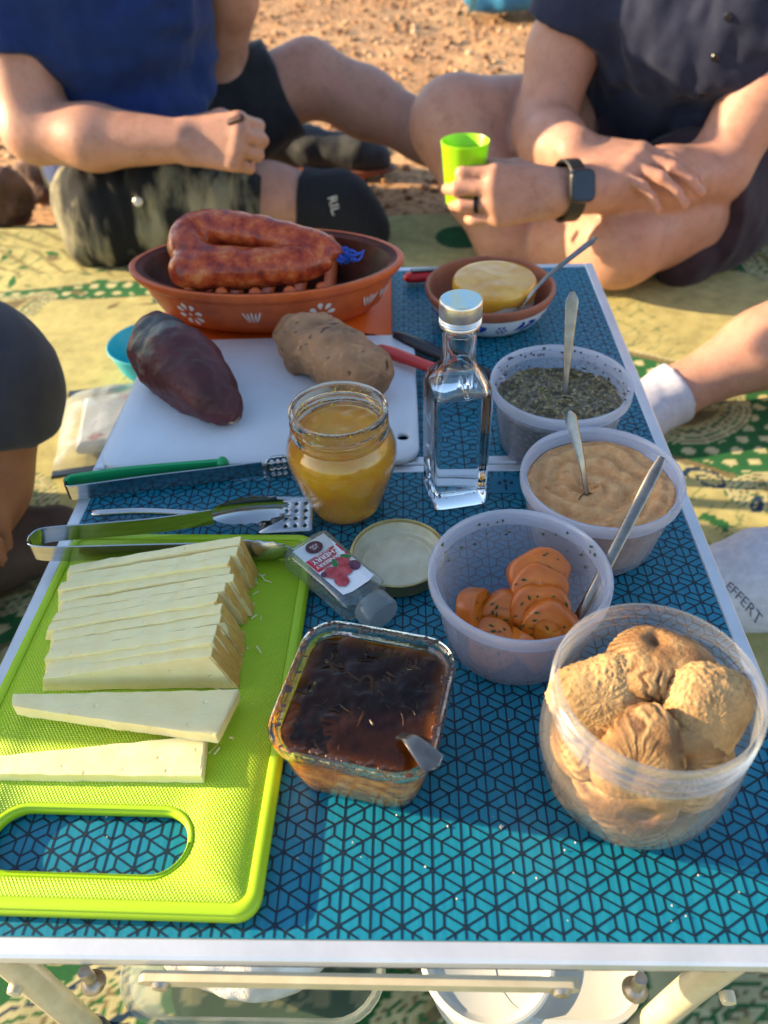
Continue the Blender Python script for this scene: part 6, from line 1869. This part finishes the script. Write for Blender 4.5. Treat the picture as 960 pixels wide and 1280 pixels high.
# shoe standing on the sand
tshoe = thing('trail_shoe', 'dark grey trail shoe with an orange edged sole on the sand under the bent leg', 'shoe', (0, 0, 0))
sd = SDF((-.36, 1.50, -.02), (.02, 1.76, .14), .005)
sd.chain([(-.275, 1.665, .050), (-.19, 1.650, .048), (-.085, 1.628, .040), (-.045, 1.618, .034)], [.040, .042, .040, .030], .02); sd.chain([(-.275, 1.665, .06), (-.262, 1.662, .095)], [.038, .036], .02)
sd.ball((-.262, 1.661, .125), (.030, .022, .045), 0); sd.cut((0, 0, .018), (0, 0, -1)); sd.rough(.003, 30, 4, 3)
link('upper', sd.mesh('upper', 1), pm('dark grey shoe mesh', (.030, .034, .040), .8, c2=(.05, .054, .06), cscale=120), tshoe)
sd = SDF((-.36, 1.50, -.02), (.02, 1.76, .06), .005)
sd.chain([(-.275, 1.665, .012), (-.19, 1.650, .012), (-.085, 1.628, .014), (-.035, 1.616, .020)], [.043, .044, .043, .032], .02, flat=.42)
sd.cut((0, 0, .020), (0, 0, 1))
link('sole', sd.mesh('sole', 1), pm('rust orange shoe sole', (.30, .085, .04), .7, c2=(.05, .045, .045), cscale=26, lo=.45, hi=.6), tshoe)

hair_for((-.645, .39, .745), (1, .1, -.1), m3)

# ---- person at the right edge: bare lower leg and white socks
m4 = thing('person', 'person in white socks with legs stretched to the right side of the table', 'person', (0, 0, 0))
sd = SDF((.24, .14, -.01), (1.22, .98, .90), .0075)
sd.cone((.98, .44, .13), (1.0, .46, .42), .12, .13, .03); sd.cone((1.0, .60, .13), (1.0, .62, .42), .12, .13, .03); sd.cone((1.0, .40, .50), (1.0, .66, .50), .08, .08, .03); sd.cone((1.0, .53, .45), (.99, .53, .60), .11, .06, .03)
sd.cone((.99, .53, .58), (.98, .53, .66), .058, .056, .03); head(sd, (.965, .53, .745), (-1, 0, -.1))
for s_, yb in ((-1, .37), (1, .69)):
    sd.chain([(1.0, yb, .50), (1.02, yb + s_ * .04, .36), (1.0, yb + s_ * .03, .25)], [.058, .052, .046], .02); sd.chain([(1.0, yb + s_ * .03, .25), (.90, yb - s_ * .02, .20), (.82, yb - s_ * .05, .17)], [.046, .042, .030], .02)
    hand(sd, (.82, yb - s_ * .05, .17), (-.9, -.2 * s_, -.2), (0, 0, 1), (25, 40, 25), ((.05, .036, -.012), (.08, .04, -.02), (.1, .035, -.03)), 1, side=s_)
sd.chain([(.98, .62, .12), (.84, .78, .16), (.70, .835, .165)], [.10, .085, .062], .03)
sd.chain([(.70, .835, .165), (.56, .775, .118), (.45, .735, .080), (.345, .702, .040)], [.060, .055, .046, .0285], .02)
sd.chain([(.345, .702, .040), (.30, .675, .030), (.26, .645, .024)], [.030, .029, .022], .02)
sd.chain([(.98, .46, .12), (.82, .36, .17), (.70, .33, .16)], [.10, .085, .062], .03); sd.chain([(.70, .33, .16), (.56, .38, .10), (.44, .405, .062)], [.060, .052, .034], .03); sd.chain([(.44, .405, .062), (.34, .385, .048), (.27, .375, .035)], [.036, .034, .024], .02)
link('body', sd.mesh('body', 1), M_SKIN, m4)
sd = SDF((.78, .24, .02), (1.2, .84, .66), .010)
sd.cone((.99, .44, .11), (1.0, .46, .42), .135, .145, .03); sd.cone((1.0, .60, .11), (1.0, .62, .42), .135, .145, .03); sd.cone((1.0, .40, .49), (1.0, .66, .49), .092, .092, .03)
for s_, yb in ((-1, .37), (1, .69)): sd.cone((1.0, yb, .51), (1.02, yb + s_ * .04, .37), .072, .070, .03, ends=(0, 1))
link('t_shirt', sd.mesh('t_shirt', 1), cloth('sand coloured t-shirt', (.35, .30, .22), (.40, .34, .26), 40), m4)
sd = SDF((.68, .22, -.005), (1.18, .96, .34), .008)
sd.cone((.99, .60, .12), (.84, .775, .16), .125, .105, .03); sd.cone((.84, .775, .16), (.76, .808, .165), .105, .09, .03, ends=(0, 1)); sd.cone((.99, .46, .12), (.84, .37, .165), .125, .105, .03); sd.cone((.84, .37, .165), (.76, .345, .165), .105, .09, .03, ends=(0, 1)); sd.cone((.99, .46, .12), (.99, .60, .12), .13, .13, .03); sd.cut((0, 0, .004), (0, 0, -1))
link('shorts', sd.mesh('shorts', 1), M_BLKSH, m4)
def sock(name, pts, rr, cutp, cutn, am=.0012):
    sd = SDF(np.min(pts, 0) - .08, np.max(pts, 0) + .08, .0035)
    sd.chain(pts, rr, .02); sd.cut(cutp, cutn); sd.rough(am, 34, 3, 3, (1.4, .8, 1)); sd.cut((0, 0, .0035), (0, 0, -1))
    return link(name, sd.mesh(name, 1), M_SOCKW, m4)
sock('sock', [(.375, .713, .052), (.345, .702, .040), (.30, .675, .030), (.255, .645, .024)], [.0315, .034, .0335, .0275], (.350, .704, .042), (.9, .3, .35))
s2 = sock('sock', [(.56, .38, .10), (.44, .405, .062), (.40, .400, .045), (.34, .385, .045), (.272, .375, .036)], [.052, .044, .048, .043, .030], (.53, .385, .09), (.95, -.2, .3), .0026)

# lettering knitted into the near white sock, laid on its upper surface
def sock_text(body, size, a_, b_, mat, up):
    me = text_mesh(body, size)
    a_ = Vector(a_); b_ = Vector(b_); u = (b_ - a_).normalized(); n = Vector(up); n = (n - u * n.dot(u)).normalized(); w = n.cross(u)
    o = link('lettering', me, mat, s2)
    c = (a_ + b_) / 2
    dg = bpy.context.evaluated_depsgraph_get()
    for v in me.vertices:
        p = c + u * v.co.x + w * v.co.y
        ok, hit, nn, _ = s2.ray_cast(p + n * .08, -n)
        v.co = (hit + nn * .0006) if ok else p
    return o
bpy.context.view_layer.update()
M_SKT = pm('grey sock lettering', (.10, .10, .13), .9)
sock_text('EFFERT', .0105, (.288, .352, .09), (.306, .325, .09), M_SKT, (-.25, -.45, .85))
